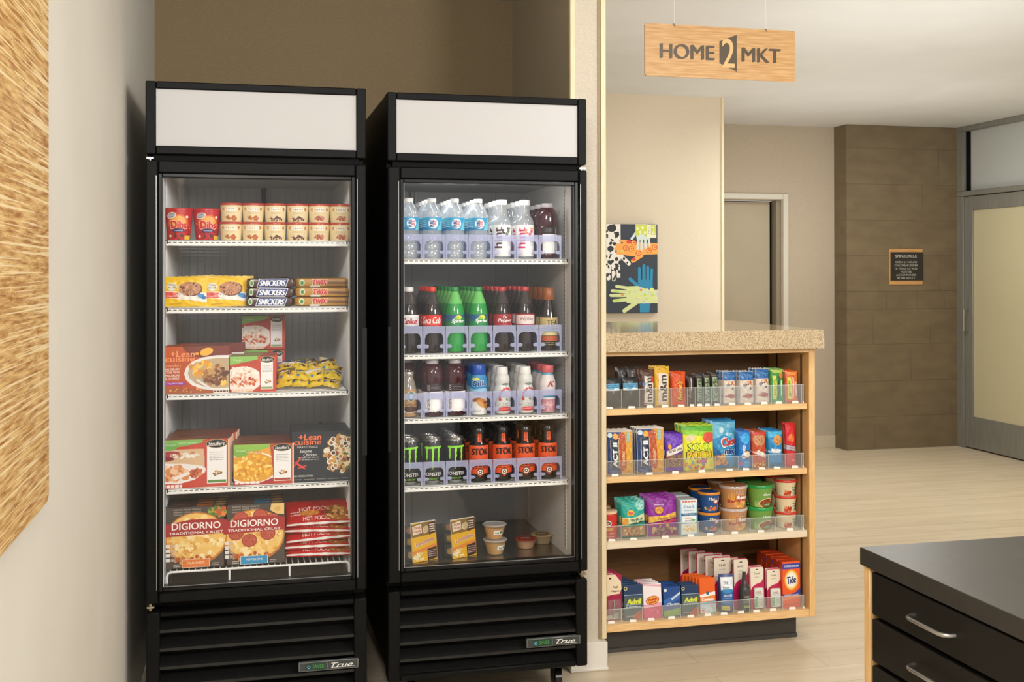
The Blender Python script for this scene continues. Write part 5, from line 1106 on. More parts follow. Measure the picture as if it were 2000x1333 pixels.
# ---- top shelf
def f(a): a.r(.02, .56, .98, .80, '#5fa9cf').p([(.02, .56), (.98, .56), (.98, .62), (.7, .66), (.4, .58), (.02, .66)], '#e6eef2').lines(.1, .9, .65, .77, 2, '#2f6f9a', .4).lines(.1, .8, .2, .5, 3, '#3c3b3a', .2)
upright(1184, 1213, 738, 797, 0, .020, '#242424', 'chocolate_bar', f, 'chocolate bar', 'black bar with light blue band at left end of top counter shelf', rows=1)
upright(1218, 1249, 738, 797, 0, .020, '#242424', 'chocolate_bar', f, 'chocolate bar', 'black bar with light blue band beside the brown candy packs', rows=1)
for i, (u0, u1) in enumerate(((1207, 1228), (1226, 1252))):
    upright(u0, u1, 722, 797, 0, .018, '#2a2320', 'chocolate_bar', lambda a: a.lines(.2, .8, .5, .9, 3, '#4a3f38', .2), 'chocolate bar', f'plain dark bar standing behind the blue-banded bars, {("left", "right")[i]} one', rows=2, y=YP + .05, grp=f'plain dark bars, {("left", "right")[i]} row')
def mm(bg, nb):
    def f(a):
        a.r(.02, .03, .98, .97, bg).p([(.20, .10), (.86, .08), (.92, .80), (.25, .84)], '#e9e1d6').b(.5, .93, .3, .04, [bg, '#b58a2c' if nb else '#6a4a3c'], 8, .06, .1)
        a.t('m&m', .54, .46, .56, .72, '#f4efe8', bold=.09, rot=90).t('m&m', .54, .46, .50, .66, '#4a3328', bold=.03, rot=90)
        if not nb: a.e(.86, .74, .14, .09, '#c23a2c').e(.20, .62, .1, .06, '#5a8ac0')
        a.lines(.2, .8, .03, .09, 1, '#e6dccb')
    return f
upright(1254, 1281, 725, 797, 0, .020, '#5a3c30', 'candy_pack', mm('#5d3d31', 0), 'candy pack', 'brown candy pack with big white letters, top counter shelf', rows=4, lean=-.08, dxr=-.006)
upright(1281, 1310, 718, 796, 0, .020, '#e3b024', 'candy_pack', mm('#e8b828', 1), 'candy pack', 'yellow candy pack with big letters, top counter shelf', rows=3, lean=-.06, crimp='#e6c860', dxr=-.003)
def f(a): a.r(.02, .03, .98, .97, '#e0551c').b(.5, .9, .4, .05, ['#e97a3a', '#d8481a'], 12, .06, .12).t("Reese's", .50, .45, .38, .62, '#2e2218', bold=.08, rot=90, shear=.2).t("Reese's", .50, .45, .32, .58, '#f0c832', bold=.035, rot=90, shear=.2).r(.74, .25, .80, .65, '#7a3a1c')
upright(1314, 1342, 730, 796, 0, .022, '#dd521c', 'candy_pack', f, 'candy pack', 'orange peanut butter candy pack, top counter shelf', rows=3)
def f(a): a.r(.02, .03, .98, .97, '#33221c').r(.46, .5, .58, .93, '#d8d2c8').t('bar', .28, .5, .3, .5, '#a89c8c', rot=90, shear=.3)
upright(1344, 1358, 734, 792, 0, .016, '#33221c', 'chocolate_bar', f, 'chocolate bar', 'narrow dark chocolate bar with white stripe beside the orange pack', rows=3)
def gr(w):
    return lambda a: a.r(.02, .03, .98, .97, '#2f231d').r(.16, .12, .86, .86, '#8fa77c').t(w, .5, .49, .62, .70, '#35452c', bold=.03, rot=90).r(.05, .90, .95, .93, '#6a5a4c')
for i, (u0, u1, wd) in enumerate(((1361, 1374, 'Milky'), (1376, 1389, 'Way'), (1391, 1405, 'Bars'))):
    upright(u0, u1, 732 - i, 793, 0, .016, '#2f231d', 'chocolate_bar', gr('York' if i else 'mints'), 'chocolate bar', f'narrow dark bar with green lettering, {("left", "middle", "right")[i]} of the three rows', rows=3, grp=f'green-lettered bars, {("left", "middle", "right")[i]} row')
def rk(a): a.r(.02, .03, .98, .72, '#e7d6c4').r(.02, .72, .98, .985, '#2f6cb0').b(.5, .86, .4, .08, ['#4a8ac8', '#24589c', '#6aa0d4'], 10, .05, .12).b(.62, .62, .26, .09, ['#c9702c', '#b0562a', '#d98f42', '#6a3a24'], 18, .03, .07, 4).e(.30, .56, .12, .05, '#7f93a8').e(.72, .47, .09, .04, '#4a3226').t('Rice', .42, .25, .28, .26, '#b8484c', bold=.03, rot=78, shear=.1).t('Krispies', .66, .25, .26, .36, '#b8484c', bold=.03, rot=78, shear=.1)
for i, (u0, u1, vt) in enumerate(((1415, 1439, 726), (1447, 1475, 727), (1479, 1505, 723))):
    upright(u0, u1, vt, 790, 0, .022, '#d9cbb8', 'cereal_bar', rk, 'cereal bar', f'blue-topped cereal treat bar, {("left", "middle", "right")[i]} of three rows on top shelf', rows=3, grp=f'cereal treat bars, {("left", "middle", "right")[i]} row', crimp='#bcd0e4', dxr=-.003)
def nv(c, c2): return lambda a: a.r(.02, .03, .98, .97, c).r(.12, .10, .40, .80, '#d8d83e').t('granola', .26, .45, .18, .5, '#2c6b2c', bold=.02, rot=90).p([(.45, .1), (.6, .1), (.66, .8), (.5, .8)], c2).e(.78, .80, .16, .08, '#d9843a').r(.74, .2, .84, .66, '#e8e4dc').p([(.02, .97), (.98, .97), (.8, .86), (.2, .88)], '#b7cf52' if c == '#2f9a3c' else '#ef9a4a')
upright(1508, 1533, 722, 788, 0, .020, '#2f8a38', 'granola_bar', nv('#2f9a3c', '#1d5a2c'), 'granola bar', 'green granola bar with yellow stripe, top counter shelf', rows=4, crimp='#cfe08a')
upright(1537, 1561, 725, 786, 0, .020, '#d8602a', 'granola_bar', nv('#df6a2c', '#e8c0a0'), 'granola bar', 'orange granola bar at right end of top counter shelf', rows=4)
# ---- second shelf
def act(a):
    a.r(.02, .02, .55, .97, '#1d3f78').r(.55, .02, .98, .97, '#dba034').p([(.40, .9), (.62, .97), (.70, .9), (.74, .3), (.72, .12), (.52, .06), (.44, .4)], '#b8502a').b(.88, .3, .10, .28, ['#e8b848', '#f0cc6c', '#cf9430'], 14, .03, .06, 3)
    a.r(.12, .14, .46, .80, '#28324c').r(.13, .15, .15, .79, '#d8c88c').r(.43, .15, .45, .79, '#d8c88c').t('ACT II', .30, .45, .19, .56, '#eef2f4', bold=.06, rot=90).t('butter', .60, .38, .14, .34, '#f0cfa0', bold=.02, rot=90).e(.12, .90, .09, .055, '#cfe3ea').e(.32, .87, .10, .07, '#e8a83c').r(.76, .74, .88, .95, '#8cc0c4').b(.2, .06, .2, .05, ['#5a6a9c', '#3a4a7c'], 8, .04, .08)
P = upright(1187, 1238, 843, 928, 1, .020, '#cfc4b4', 'popcorn_bag', act, 'popcorn bag', 'blue and gold popcorn pack, leftmost row of second counter shelf', rows=4, rz=-.05, crimp='#ece8e0', dxr=-.001)
upright(1246, 1299, 838, 926, 1, .020, '#cfc4b4', 'popcorn_bag', act, 'popcorn bag', 'blue and gold popcorn pack beside the purple trail mix', rows=4, rz=-.03, crimp='#ece8e0', dxr=-.001)
def f(a): a.r(.02, .5, .98, .97, '#6a35b4').b(.5, .82, .4, .12, ['#7f4ac8', '#5a2aa0', '#8a5ad0'], 16, .05, .12).r(.02, .0, .98, .45, '#8a6a54').b(.5, .25, .44, .18, ['#6a4a3c', '#c9a06a', '#4a2f28', '#b0405a'], 30, .03, .07, 2).p([(.05, .40), (.05, .54), (.98, .74), (.98, .56)], '#e8e2d4').t('trail mix', .52, .58, .76, .08, '#4a3a34', bold=.02, rot=12).r(.02, .02, .98, .12, '#6a3ab0').e(.2, .66, .09, .07, '#d8a03a')
upright(1302, 1338, 848, 922, 1, .030, '#6233a8', 'trail_mix_bag', f, 'snack bag', 'small purple trail mix bag, second counter shelf', rows=3)
def f(a):
    a.r(.02, .02, .98, .97, '#e6e02a').p([(.02, .80), (.98, .72), (.98, .98), (.02, .98)], '#8ccc28').p([(.02, .90), (.98, .84), (.98, .98), (.02, .98)], '#58b030').e(.82, .72, .20, .12, '#d8503a').e(.24, .72, .14, .07, '#dcd0a0', .3).b(.5, .12, .42, .09, ['#e89a34', '#b0d43a', '#5aa8c0', '#c84a50', '#f0b040'], 20, .04, .09, 5)
    for q, (w1, y_, c_, wd) in enumerate((('SOUR', .52, '#d8ee3c', .70), ('PATCH', .34, '#f0c040', .78))): a.t(w1, .5, y_, wd + .05, .18, '#243818', bold=.05).t(w1, .5, y_, wd, .150, c_, bold=.025)
    a.t('KIDS', .58, .20, .34, .09, '#c84a90', bold=.05)
upright(1336, 1398, 832, 921, 1, .034, '#cfd42a', 'candy_bag', f, 'snack bag', 'green and yellow sour candy bag, second counter shelf', rows=3, rz=.0, crimp='#b4d860')
def f(a):
    a.r(.02, .02, .98, .97, '#2f8fc4').p([(.02, .60), (.5, .72), (.98, .55), (.98, .97), (.02, .97)], '#6fc0e0').b(.6, .8, .3, .1, ['#9ad4ea', '#c8e8f2', '#4aa4d0'], 18, .04, .1, 2).p([(.02, .5), (.3, .35), (.7, .04), (.02, .02)], '#1f5f9a').b(.3, .16, .24, .14, ['#c98a3c', '#e0a858', '#a86a2a', '#d9983e'], 18, .06, .12, 4)
    a.t('Chex', .66, .56, .66, .22, '#e8eef2', bold=.12, rot=8).t('Chex', .66, .56, .60, .18, '#c83a34', bold=.05, rot=8).t('mix', .68, .36, .50, .16, '#e8eef2', bold=.12).t('mix', .68, .36, .44, .13, '#24488c', bold=.05)
upright(1391, 1443, 824, 917, 1, .036, '#2f88bc', 'snack_bag', f, 'snack bag', 'blue snack mix bag beside the sour candy, second counter shelf', rows=3, rz=.06, y=YP + .022)
def f(a): a.r(.02, .02, .98, .97, '#1f78c8').e(.55, .80, .34, .14, '#35a8e4').e(.62, .38, .30, .12, '#3a3430').e(.66, .38, .22, .09, '#e8dcc0').t('Oreo', .36, .45, .30, .36, '#eef2f6', bold=.06, rot=90).e(.6, .12, .3, .08, '#3aa0dc').e(.2, .14, .1, .04, '#d84a6a')
upright(1444, 1469, 840, 913, 1, .024, '#1d6ab4', 'cookie_pack', f, 'snack bag', 'narrow blue cookie pack beside the brown cookie pack', rows=4, lean=-.04)
def f(a): a.r(.02, .02, .98, .97, '#c04a24').e(.5, .78, .42, .17, '#c68a5c').b(.5, .78, .32, .12, ['#8a5434', '#d8a47a'], 10, .04, .08).t('Nutter', .42, .42, .28, .34, '#f4ece0', bold=.08, rot=65).t('Butter', .66, .38, .28, .34, '#f4ece0', bold=.08, rot=65).b(.5, .1, .42, .09, ['#e8b040', '#d8842c', '#f0cc60'], 16, .05, .1).p([(.02, .97), (.98, .97), (.9, .90), (.1, .90)], '#c83c34')
upright(1471, 1499, 842, 913, 1, .024, '#a8482a', 'cookie_pack', f, 'snack bag', 'brown cookie pack between two blue cookie packs', rows=4)
def f(a): a.r(.02, .02, .98, .97, '#1f88c0').p([(.02, .8), (.98, .9), (.98, .97), (.02, .97)], '#48b0d8').e(.62, .74, .30, .14, '#d8944a').b(.62, .74, .24, .10, ['#7a4a2a', '#e0a860', '#9c5a2c'], 16, .03, .06).t('Chips', .36, .45, .26, .38, '#eef2f4', bold=.07, rot=84).t('Ahoy', .64, .44, .26, .34, '#eef2f4', bold=.07, rot=84).r(.1, .04, .9, .12, '#176a9c')
upright(1503, 1532, 841, 912, 1, .026, '#1c7cb0', 'cookie_pack', f, 'snack bag', 'blue chocolate chip cookie pack beside the red pack', rows=4)
def f(a): a.r(.02, .02, .98, .97, '#d0252a').e(.5, .66, .28, .09, '#e87a34').t('SKOR', .5, .42, .46, .34, '#3a1418', bold=.10, rot=75).t('SKOR', .5, .42, .40, .30, '#b8c4cc', bold=.05, rot=75).e(.6, .14, .2, .03, '#e86a6a')
upright(1537, 1558, 826, 911, 1, .018, '#c42025', 'candy_pack', f, 'snack bag', 'tall narrow red candy pack at right end of second counter shelf', rows=2, rz=.15, crimp='#e04a44')
# ---- third shelf
def tub(r_, Hh, W): a = Art(W, Hh, maxe=.005, step=8e-5, base=4e-4); return a
x, W = cx_(1184, 1211); a = tub(.035, .085, .075); a.r(0, 0, 1, 1, '#c62c22').e(.38, .66, .20, .13, '#efe6dc').e(.38, .66, .15, .085, '#4a3028').e(.38, .66, .09, .04, '#d8a894').t('PRINGLES', .42, .40, .50, .14, '#e8c03a', bold=.05, shear=.1).t('Original', .6, .22, .3, .06, '#f0dcd4').lines(.2, .8, .04, .12, 1, '#e8a8a0')
P = Proto(bottle('chip_can', [(0, .001), (.037, 0), (.0380, .002), (.0380, .094), (.037, .096)], M('#c02a20', .3), [(.0375, .093), (.0388, .094), (.0388, .101), (.037, .102), (0, .1015)], M('#e6c9a4', .35), a, .004))
P.put((x - .012, YP + .040, ZC[2] + .0012), 'short red chip can at left end of third counter shelf', 'chip can')
P.put((x - .010, YP + .120, ZC[2] + .0012), 'short red chip can hidden behind the front one', 'chip can')
def f(a): a.r(.02, .50, .98, .97, '#1fa392').e(.8, .86, .22, .14, '#9ad4cc').b(.8, .82, .16, .1, ['#c8e8e2', '#5cc0b4'], 10, .03, .07).e(.36, .66, .15, .08, '#e6b03a').e(.36, .66, .09, .045, '#c8503a').p([(.02, .34), (.98, .44), (.98, .64), (.5, .54), (.02, .54)], '#d6dcb0').r(.02, .35, .24, .52, '#e0a032').t('TROPICAL', .60, .48, .56, .07, '#3a4a2c', bold=.03, rot=8).t('TRAIL MIX', .60, .40, .56, .06, '#3a4a2c', bold=.03, rot=8).r(.02, .02, .98, .30, '#b98a5c').b(.5, .18, .42, .13, ['#d9a868', '#e8c890', '#8a5a34', '#c88a3a', '#a8b04a', '#c8503c'], 36, .03, .07, 3).r(.02, .30, .98, .33, '#2a7a5c').r(.02, .01, .98, .05, '#2a6a54')
upright(1216, 1264, 976, 1048, 2, .034, '#1b9484', 'snack_bag', f, 'snack bag', 'teal trail mix bag beside the chip can, third counter shelf', rows=3, rz=.05, crimp='#6cc8bc', lean=-.10)
def f(a): a.r(.02, .46, .98, .97, '#8f2a9c').b(.5, .85, .44, .1, ['#a040ac', '#7a2088'], 14, .06, .14).e(.36, .66, .16, .10, '#8a3a2c').e(.36, .66, .14, .085, '#e0a83a').e(.36, .66, .09, .05, '#c88a2c').t('MOUNTAIN', .36, .80, .30, .035, '#f0dcf0', bold=.02).p([(.02, .34), (.98, .46), (.98, .60), (.5, .52), (.02, .50)], '#e6b848').t('raisin nut', .62, .46, .6, .06, '#7a2a4a', bold=.02, rot=6).t('trail mix', .56, .40, .5, .05, '#7a2a4a', bold=.02, rot=6).p([(.02, .26), (.98, .36), (.98, .43), (.02, .31)], '#c03a5c').b(.5, .17, .44, .12, ['#c9a068', '#8a9a54', '#a8744a', '#d8b888', '#7a3a3c'], 40, .03, .07, 2).r(.02, .01, .98, .04, '#b03060')
upright(1268, 1326, 971, 1047, 2, .036, '#86248f', 'snack_bag', f, 'snack bag', 'purple trail mix bag, third counter shelf', rows=3, lean=-.10, dz=.001, crimp='#9c44a6')
def f(a): a.r(0, 0, 1, 1, '#8fc0dc').r(.03, .90, .97, .99, '#efe8e4').lines(.1, .9, .91, .97, 1, '#c86a5a', .6).r(.06, .62, .94, .90, '#dfeaf0').t('Snack', .5, .80, .7, .09, '#7aa0b8', bold=.02, shear=.2).lines(.2, .8, .66, .72, 1, '#8ab0c4', .4).r(.04, .55, .96, .61, '#2f5a80').t('TUNA SALAD', .5, .58, .7, .03, '#e6eef4').r(.1, .34, .9, .53, '#eef2f2').t('chicken', .44, .48, .5, .05, '#d87a3a', bold=.02).t('salad', .44, .41, .4, .05, '#4a5a8c', bold=.02).e(.76, .42, .1, .03, '#7ab060').r(.04, .03, .96, .32, '#f2f0ea').b(.5, .19, .38, .10, ['#f0c860', '#f4dc96', '#e8b448', '#f6e8c0'], 26, .04, .09, 3)
boxed(1329, 1362, 972, 1041, 2, .080, '#dde6ea', 'snack_kit_box', f, 'snack box', 'light blue and white snack kit box, third counter shelf', rows=2)
def fcups(u0, u1, vt, vb, n, col, lid, lr, artf, name, label, rows=2, rbf=.72, lidh=.010, stackgrp=None, body=None, lidm=None):
    x, W = cx_(u0, u1, YP + .03); Hh = hz(vt, vb, (u0 + u1) / 2, YP + .015) / n; rt = W / 2 - lr; rb = rt * rbf
    a = Art(rt * 2.0, Hh * .86, maxe=.005, step=8e-5, base=4e-4); artf(a)
    P = Proto(cup(rb, rt, Hh, col, lid, name, lidh, W / 2, None, lidmat=lidm, body=body)); rm = (rb + rt) / 2
    rf = lambda z: rb + (rt - rb) * z / Hh
    a.build('printed_label', P.root, lambda xx, z: ((rf(z) * math.sin((xx - a.W / 2) / rm), -rf(z) * math.cos((xx - a.W / 2) / rm), z + .001), (math.sin((xx - a.W / 2) / rm), -math.cos((xx - a.W / 2) / rm), 0)))
    pos = {2: ('bottom', 'top'), 3: ('bottom', 'middle', 'top')}[n]
    for k in range(rows):
        for l in range(n): P.put((x, YP + W / 2 + .002 + (W + .001) * k, ZC[2] + .0014 + Hh * l), f'{label}, {pos[l]} of the {"front" if k == 0 else "back"} stack', 'instant food cup', label, rz=random.uniform(-.1, .1) + .1)
def f(a): a.r(0, 0, 1, 1, '#1f5a9c').r(.1, .5, .5, .9, '#2f8ac4').b(.35, .22, .3, .12, ['#e89a34', '#f0b44a', '#c86a24'], 18, .03, .07, 2).e(.62, .20, .15, .13, '#e0703a').e(.66, .62, .15, .17, '#c83c5c').e(.66, .62, .09, .09, '#eef0f2').r(.84, .1, .90, .9, '#dfe4ea').t('Mac', .45, .78, .3, .18, '#f0e2b8', bold=.04)
fcups(1366, 1408, 962, 1041, 2, '#1c4f8c', '#dc8a24', .003, f, 'instant_pasta_cup', 'blue instant pasta cup with orange foil lid', rbf=.74)
def f(a): a.r(.0, 0, 1, 1, '#c9905a').r(.06, .30, .94, .92, '#b03a34').p([(.06, .70), (.34, .92), (.34, .4), (.06, .5)], '#e0a040').r(.36, .80, .94, .90, '#4a2a40').t('INSTANT', .65, .85, .5, .07, '#e8dcd4').t('Ramen', .66, .58, .46, .20, '#f4eee8', bold=.06).t('Noodles', .6, .76, .3, .06, '#f0c8a8').b(.62, .22, .32, .16, ['#e8b04a', '#f0c878', '#d8943a', '#e8a070'], 34, .03, .06, 4)
CL = clear('noodle_cup_lid', (.95, .9, .9), (.82, .74, .72), .6, .15, .08)
fcups(1411, 1463, 952, 1040, 2, '#c08a5a', '#c9b4ac', .002, f, 'instant_noodle_cup', 'red and orange noodle cup with clear lid', rbf=.86, lidh=.011, lidm=CL)
def f(a): a.r(0, 0, 1, 1, '#7aa84a').p([(0, 1), (0, 0), (.3, 0), (.2, .5), (.3, 1)], '#a8c46a').e(.56, .72, .26, .26, '#1f5a34').t('Healthy', .56, .82, .42, .13, '#eef2ea', bold=.04).t('Choice', .56, .66, .40, .12, '#eef2ea', bold=.04).e(.60, .20, .42, .28, '#e6cfa4').e(.60, .20, .38, .24, '#8c4a24').b(.60, .22, .32, .16, ['#b8642c', '#6a3a1c', '#d99a4a', '#8c3a1c'], 30, .03, .07, 6).e(.58, .12, .20, .08, '#4a8a4c').t('soup', .58, .12, .24, .08, '#e4efdc')
fcups(1465, 1511, 949, 1036, 2, '#6f9c44', '#219a45', .001, f, 'instant_soup_cup', 'green instant soup cup with green lid', rbf=.80, lidh=.013)
def f(a): a.r(0, 0, 1, 1, '#e9d3ae').r(.16, .02, .98, .80, '#c8432c').r(.06, .05, .16, .75, '#d8dcc8').p([(.52, .02), (.98, .02), (.98, .95), (.60, .86), (.50, .5)], '#e9e6c8').t('bowl', .74, .60, .34, .14, '#3f7a44', bold=.04).t('mac', .74, .40, .3, .12, '#4a6a5a', bold=.03).b(.36, .3, .14, .24, ['#d9603c', '#e8843c', '#b8351f'], 16, .03, .07, 2).lines(.6, .92, .08, .3, 2, '#a8a47c', .5)
fcups(1517, 1557, 940, 1034, 3, '#e3cfa8', '#cf2f22', .0025, f, 'instant_meal_cup', 'small cream meal cup with red lid', rbf=.80, lidh=.009)
# ---- bottom shelf: hanging cards, boxes, sachets
def card(W, Hh, base, artf, name, extra=None):
    r = empty(name); mb = MB(); c = W * .18; mb.prism([(-W / 2 + c * .3, 0), (W / 2 - c * .3, 0), (W / 2, c * .3), (W / 2, Hh - c), (W / 2 - c, Hh), (-W / 2 + c * .4, Hh), (-W / 2, Hh - c * .4), (-W / 2, c * .3)], 0, .0012, M(base, .4)); mb.build('backing_card', r, False)
    a = Art(W, Hh, base=2e-4); artf(a); a.build('printed_front', r, flat(W, -.0003, 0))
    if extra: extra(r, W, Hh)
    return r
def cardart(cream, mag, txt):
    def f(a):
        a.p([(.03, .42), (.97, .55), (.97, .03), (.03, .03)], mag).r(.03, .02, .97, .42, mag).p([(.03, .98), (.90, .98), (.96, .92), (.94, .72), (.78, .62), (.40, .58), (.15, .52), (.03, .44)], cream)
        a.e(.50, .925, .10, .012, '#3a2a24').t(txt, .46, .83, .4, .05, '#6a6a62', bold=.02).t('travel', .46, .75, .3, .035, '#7a7a72')
    return f
def e_clip(r, W, Hh):
    MB().tube([(-W * .05, -.004, Hh * .42), (0, -.006, Hh * .40), (-W * .06, -.006, Hh * .08), (.0 - W * .1, -.004, Hh * .07)], .0022, M('#c4c2bd', .25, .8), 8).build('nail_clipper', r)
    MB().box(-W * .40, W * .40, -.010, -.0006, Hh * .03, Hh * .45, ACRY, .003).build('blister', r)
def placecards(P, u0, u1, n, label, dz=0, y=YP + .012, dy=.022, dx=0, lean=-.05, rz=0, dzr=.0, grp=None, cat='toiletry card'):
    x, _ = cx_(u0, u1, y)
    for k in range(n): P.put((x + dx * k, y + dy * k, ZC[3] + .0015 + dz + dzr * k), f'{label}, {ORD[k]} in its row' if n > 1 else label, cat, (grp or label) if n > 1 else None, rx=lean, rz=rz)
def wh(u0, u1, vt, vb, y=YP + .012): return cx_(u0, u1, y)[1], hz(vt, vb, (u0 + u1) / 2, y)
W, Hh = wh(1182, 1214, 1126, 1216)
def f(a): a.r(.02, .02, .98, .98, '#a01c48').p([(.02, .98), (.6, .98), (.95, .82), (.98, .66), (.85, .56), (.4, .55), (.02, .52)], '#ead9b8').p([(.02, .02), (.98, .02), (.98, .22), (.5, .12), (.02, .10)], '#e0cfae').e(.3, .9, .08, .02, '#3a2a24').t('Nail', .6, .71, .28, .05, '#5a4a34', bold=.03).t('Clippers', .6, .62, .5, .05, '#5a4a34', bold=.03)
P = Proto(card(W, Hh, '#a01c48', f, 'nail_clipper_card', e_clip)); placecards(P, 1183, 1214, 4, 'magenta card with nail clipper at left end of bottom shelf', dx=-.003, dzr=.0)
def adv(a): a.r(.0, .0, 1, 1, '#2a4a6c').r(.0, .72, 1, .98, '#1d3a60').r(.0, .70, 1, .72, '#a8b4bc').r(.0, .0, 1, .66, '#4a5a5c').e(.10, .90, .10, .055, '#d8c888').e(.10, .90, .06, .033, '#2a3a4c').t('Advil', .54, .52, .80, .16, '#d8e04a', bold=.06, shear=.1).r(.1, .42, .9, .44, '#a8b4bc').lines(.1, .9, .34, .40, 1, '#c8d0d0').e(.85, .08, .4, .16, '#b85a3c', .5, k=.2).e(.98, .02, .3, .12, '#c86a44', .5, k=.2).lines(.1, .6, .08, .13, 1, '#c8a890')
boxed(1219, 1255, 1146, 1213, 3, .012, '#22406a', 'medicine_box', adv, 'medicine box', 'dark blue pain reliever box with yellow word, left group', rows=5, lean=-.10, dy=.022, dxr=-.008, dzr=.001, grp='pain reliever boxes, left')
def f(a): a.r(0, 0, 1, 1, '#f0e8ea').r(0, 0, 1, .40, '#e05a7c').p([(0, .38), (1, .46), (1, .36), (0, .30)], '#ecaabc').b(.5, .2, .45, .12, ['#e87a94', '#d8486c'], 14, .05, .1).e(.5, .52, .38, .13, '#c83c2c', .15).e(.5, .52, .34, .11, '#e8a838', .15).t('Motion', .5, .55, .5, .08, '#c03020', bold=.06, rot=10).t('relief', .5, .47, .4, .06, '#c03020', bold=.06, rot=10).p([(0, 1), (1, .96), (1, .90), (0, .96)], '#e8a8b8')
boxed(1257, 1292, 1141, 1207, 3, .014, '#ecdfe2', 'medicine_box', f, 'medicine box', 'white and pink medicine box with orange oval', rows=4, lean=-.10, dy=.022, dxr=-.003)
def f(a): a.r(0, 0, 1, 1, '#1d4a8c').p([(0, .55), (1, .80), (1, .60), (.3, .40), (0, .42)], '#3a6ab0').p([(.45, .60), (1, .82), (.98, .74), (.5, .54)], '#d0dcea').r(0, 0, 1, .36, '#5a6a9c').p([(0, .2), (1, .28), (1, .04), (0, .02)], '#8fae5c').e(.12, .88, .09, .05, '#dce4ec').t('Claritin', .56, .42, .74, .09, '#e8ecf2', bold=.03, shear=.2)
boxed(1296, 1329, 1145, 1203, 3, .014, '#1d4688', 'medicine_box', f, 'medicine box', 'royal blue allergy medicine box with green foot', rows=4, lean=-.08, dy=.022, dxr=-.001)
boxed(1331, 1364, 1143, 1201, 3, .014, '#22406a', 'medicine_box', adv, 'medicine box', 'dark blue pain reliever box beside the orange tissues', rows=3, lean=-.06, dy=.022, grp='pain reliever boxes, right')
def f(a): a.r(0, 0, 1, 1, '#e8641c').p([(0, .52), (1, .60), (1, .50), (.5, .38), (0, .46)], '#f6f0ea').p([(0, .44), (1, .50), (1, .30), (0, .30)], '#ef8a34').t('Carmex', .5, .38, .8, .09, '#f6f0ea', bold=.06).e(.5, .56, .1, .05, '#3a6a8c').r(0, 0, 1, .26, '#cfe0e6').b(.5, .12, .4, .1, ['#e8eef0', '#b8ccd8', '#f0a070'], 14, .05, .12).p([(0, .3), (1, .34), (1, .28), (0, .25)], '#6ab0c8')
W, Hh = wh(1367, 1397, 1130, 1198)
P = Proto(card(W, Hh, '#e8641c', f, 'tissue_pack_card')); placecards(P, 1367, 1397, 6, 'orange and white sachet card beside the pain reliever', dx=-.008, dy=.014, lean=-.08, cat='sachet card')
# deodorant / toothpaste cards and tubes
W, Hh = wh(1397, 1432, 1097, 1196); P = Proto(card(W * 1.05, Hh, '#c01a58', cardart('#ece0cc', '#c81c5c', 'THE'), 'toiletry_card')); placecards(P, 1393, 1430, 5, 'tall magenta and cream card behind the blue tube', dx=-.018, dy=.040, y=YP + .060, dz=.002, lean=-.03)
x, _ = cx_(1400, 1432, YP + .02); r = empty('lotion_tube'); Hh = hz(1123, 1196, 1415); W = cx_(1403, 1432)[1]
mb = MB(); n = 16; vs = []; f_ = []
lv = [(.0, .46, .46), (.10, .5, .5), (.6, .5, .36), (.93, .5, .08), (1, .5, .03)]
for t, rx_, ry_ in lv:
    for i in range(n): q = 2 * math.pi * i / n; vs.append((W * rx_ * math.cos(q), W * ry_ * math.sin(q), Hh * t))
for j in range(len(lv) - 1):
    for i in range(n): f_.append((j * n + i, j * n + (i + 1) % n, (j + 1) * n + (i + 1) % n, (j + 1) * n + i))
f_ += [tuple(range(n))[::-1], tuple(range((len(lv) - 1) * n, len(lv) * n))]; mb.add(vs, f_, M('#3a4a78', .3)); mb.build('tube_body', r)
a = Art(W * .8, Hh * .92, maxe=.006, step=8e-5, base=4e-4); a.r(0, .62, 1, 1, '#e6eaf0').r(0, .20, 1, .60, '#2f62a8').e(.5, .62, .5, .06, '#3a8ac0').t('THE', .4, .84, .4, .08, '#5a6a78', bold=.02).t('lotion', .4, .72, .5, .07, '#5a6a78', bold=.02).t('face 50', .5, .50, .7, .07, '#e0e8f2', bold=.02).lines(.05, .8, .28, .45, 3, '#8aa8cc').r(.0, .08, .62, .20, '#d8c84a').lines(.1, .5, .11, .17, 1, '#5a5a34')
def tmap(xx, z):
    t = z / Hh; ry = next(l0[2] + (l1[2] - l0[2]) * (t - l0[0]) / (l1[0] - l0[0]) for l0, l1 in zip(lv, lv[1:]) if t <= l1[0] + 1e-6)
    s = (xx - a.W / 2) / (W * .5); return (xx - a.W / 2, -W * ry * math.sqrt(max(0, 1 - s * s)), z), (0, -1, 0)
a.build('printed_label', r, tmap); P = Proto(r); P.put((x + .002, YP + .020, ZC[3] + .0015), 'blue and white lotion tube standing in front of the tall cards', 'tube', rz=-.1)
W, Hh = wh(1433, 1463, 1094, 1192)
def e_bot(r, W, Hh):
    MB().lathe([(0, 0), (W * .30, 0), (W * .36, .003), (W * .36, Hh * .40), (W * .30, Hh * .48), (W * .16, Hh * .53), (W * .14, Hh * .64), (W * .11, Hh * .76), (0, Hh * .77)], M('#3b3d38', .25), 18, (0, -W * .42)).build('spray_bottle', r)
    a = Art(W * .6, Hh * .34, maxe=.006, base=6e-4); a.t('men', .5, .8, .5, .14, '#a8a898').lines(.1, .9, .45, .7, 3, '#8a8a7c').t('SPRAY', .5, .25, .7, .14, '#b8b46a', bold=.03)
    a.build('printed_label', r, lambda xx, z: ((W * .36 * math.sin((xx - a.W / 2) / (W * .36)), -W * .42 - W * .36 * math.cos((xx - a.W / 2) / (W * .36)), z + .003), (0, -1, 0)))
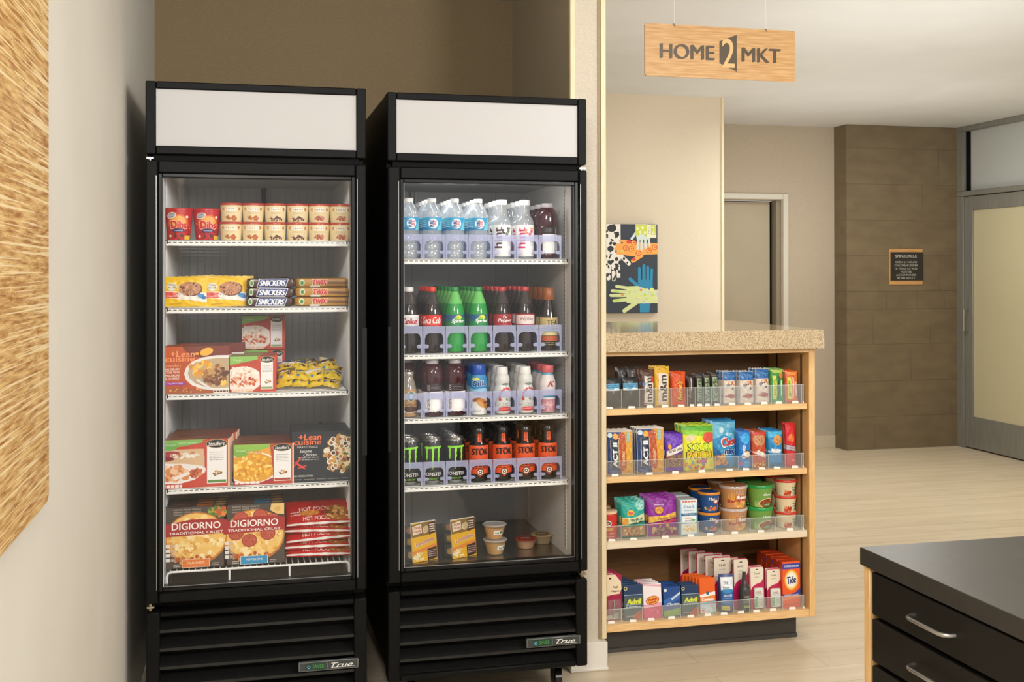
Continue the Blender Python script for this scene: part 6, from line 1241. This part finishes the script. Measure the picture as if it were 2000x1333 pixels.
P = Proto(card(W, Hh, '#c01a58', cardart('#ece0cc', '#c81c5c', 'spray'), 'toiletry_card', e_bot)); placecards(P, 1433, 1463, 1, 'magenta card with a black spray bottle, bottom counter shelf', y=YP + .03)
W, Hh = wh(1440, 1463, 1078, 1170); P = Proto(card(W, Hh * .98, '#b8204f', cardart('#e6d8c0', '#b81c54', 'hair'), 'toiletry_card')); placecards(P, 1437, 1458, 4, 'magenta and cream card behind the black spray bottle', dx=-.016, dy=.040, y=YP + .075, dz=.001, lean=-.02)
def e_wb(r, W, Hh):
    MB().box(-W * .30, W * .36, -.014, -.0008, Hh * .02, Hh * .50, M('#dfe2d8', .35), .003).build('boxed_item', r)
    a = Art(W * .6, Hh * .44, base=3e-4); a.t('HAIR', .45, .84, .6, .10, '#c88a84', bold=.02).lines(.15, .9, .66, .78, 2, '#b8a8a0').r(.08, .06, .38, .58, '#4f9a62').t('brush', .23, .3, .2, .4, '#dfeadf', rot=90).lines(.46, .95, .1, .55, 5, '#b8c4b0'); a.build('printed_box', r, flat(W * .6, -.0142, Hh * .04))
for i, (u0, u1, vt, vb) in enumerate(((1464, 1494, 1106, 1188), (1496, 1527, 1110, 1185))):
    W, Hh = wh(u0, u1, vt, vb); P = Proto(card(W * .92, Hh, '#c01a50', cardart('#e9dfc8', '#c81c54' if i == 0 else '#b8284e', 'Travel'), 'toiletry_card', e_wb)); placecards(P, u0, u1, 1, f'magenta card with white and green box, {("left", "right")[i]} of the pair', rz=.0, lean=-.05, y=YP + .016)
    P2 = Proto(card(W * .92, Hh, '#a01c48', cardart('#e9dfc8', '#a01c48', 'Travel'), 'toiletry_card')); placecards(P2, u0 - 4, u1 - 4, 1, f'magenta card directly behind the {("left", "right")[i]} white and green box card', rz=.0, lean=-.03, y=YP + .04)
def f(a):
    a.r(0, 0, 1, 1, '#ea5c26').r(0, .84, 1, .96, '#2f3f9c').t('3 POWDER DETERGENT', .52, .90, .84, .045, '#e0e4f4', bold=.02).e(.5, .60, .40, .23, '#f0a030').e(.5, .60, .34, .20, '#f6d87a').e(.5, .60, .28, .165, '#f2f0e4')
    a.t('Tide', .5, .60, .58, .19, '#f4f2ee', bold=.10, shear=.15, rot=8).t('Tide', .5, .60, .54, .165, '#1d2f6a', bold=.06, shear=.15, rot=8).p([(0, .30), (.4, .28), (.75, .33), (1, .42), (1, .27), (0, .24)], '#2f3f9c').t('SINGLE LOADS', .5, .275, .8, .03, '#e0e4f4', bold=.02).p([(0, .22), (1, .26), (1, .22), (0, .16)], '#f08a4a').lines(.1, .9, .04, .1, 1, '#c84a20')
boxed(1528, 1562, 1096, 1185, 3, .040, '#d8481f', 'detergent_box', f, 'detergent box', 'orange laundry detergent box at right end of bottom shelf', rows=5, lean=-.02, dy=.0415, dxr=-.002)
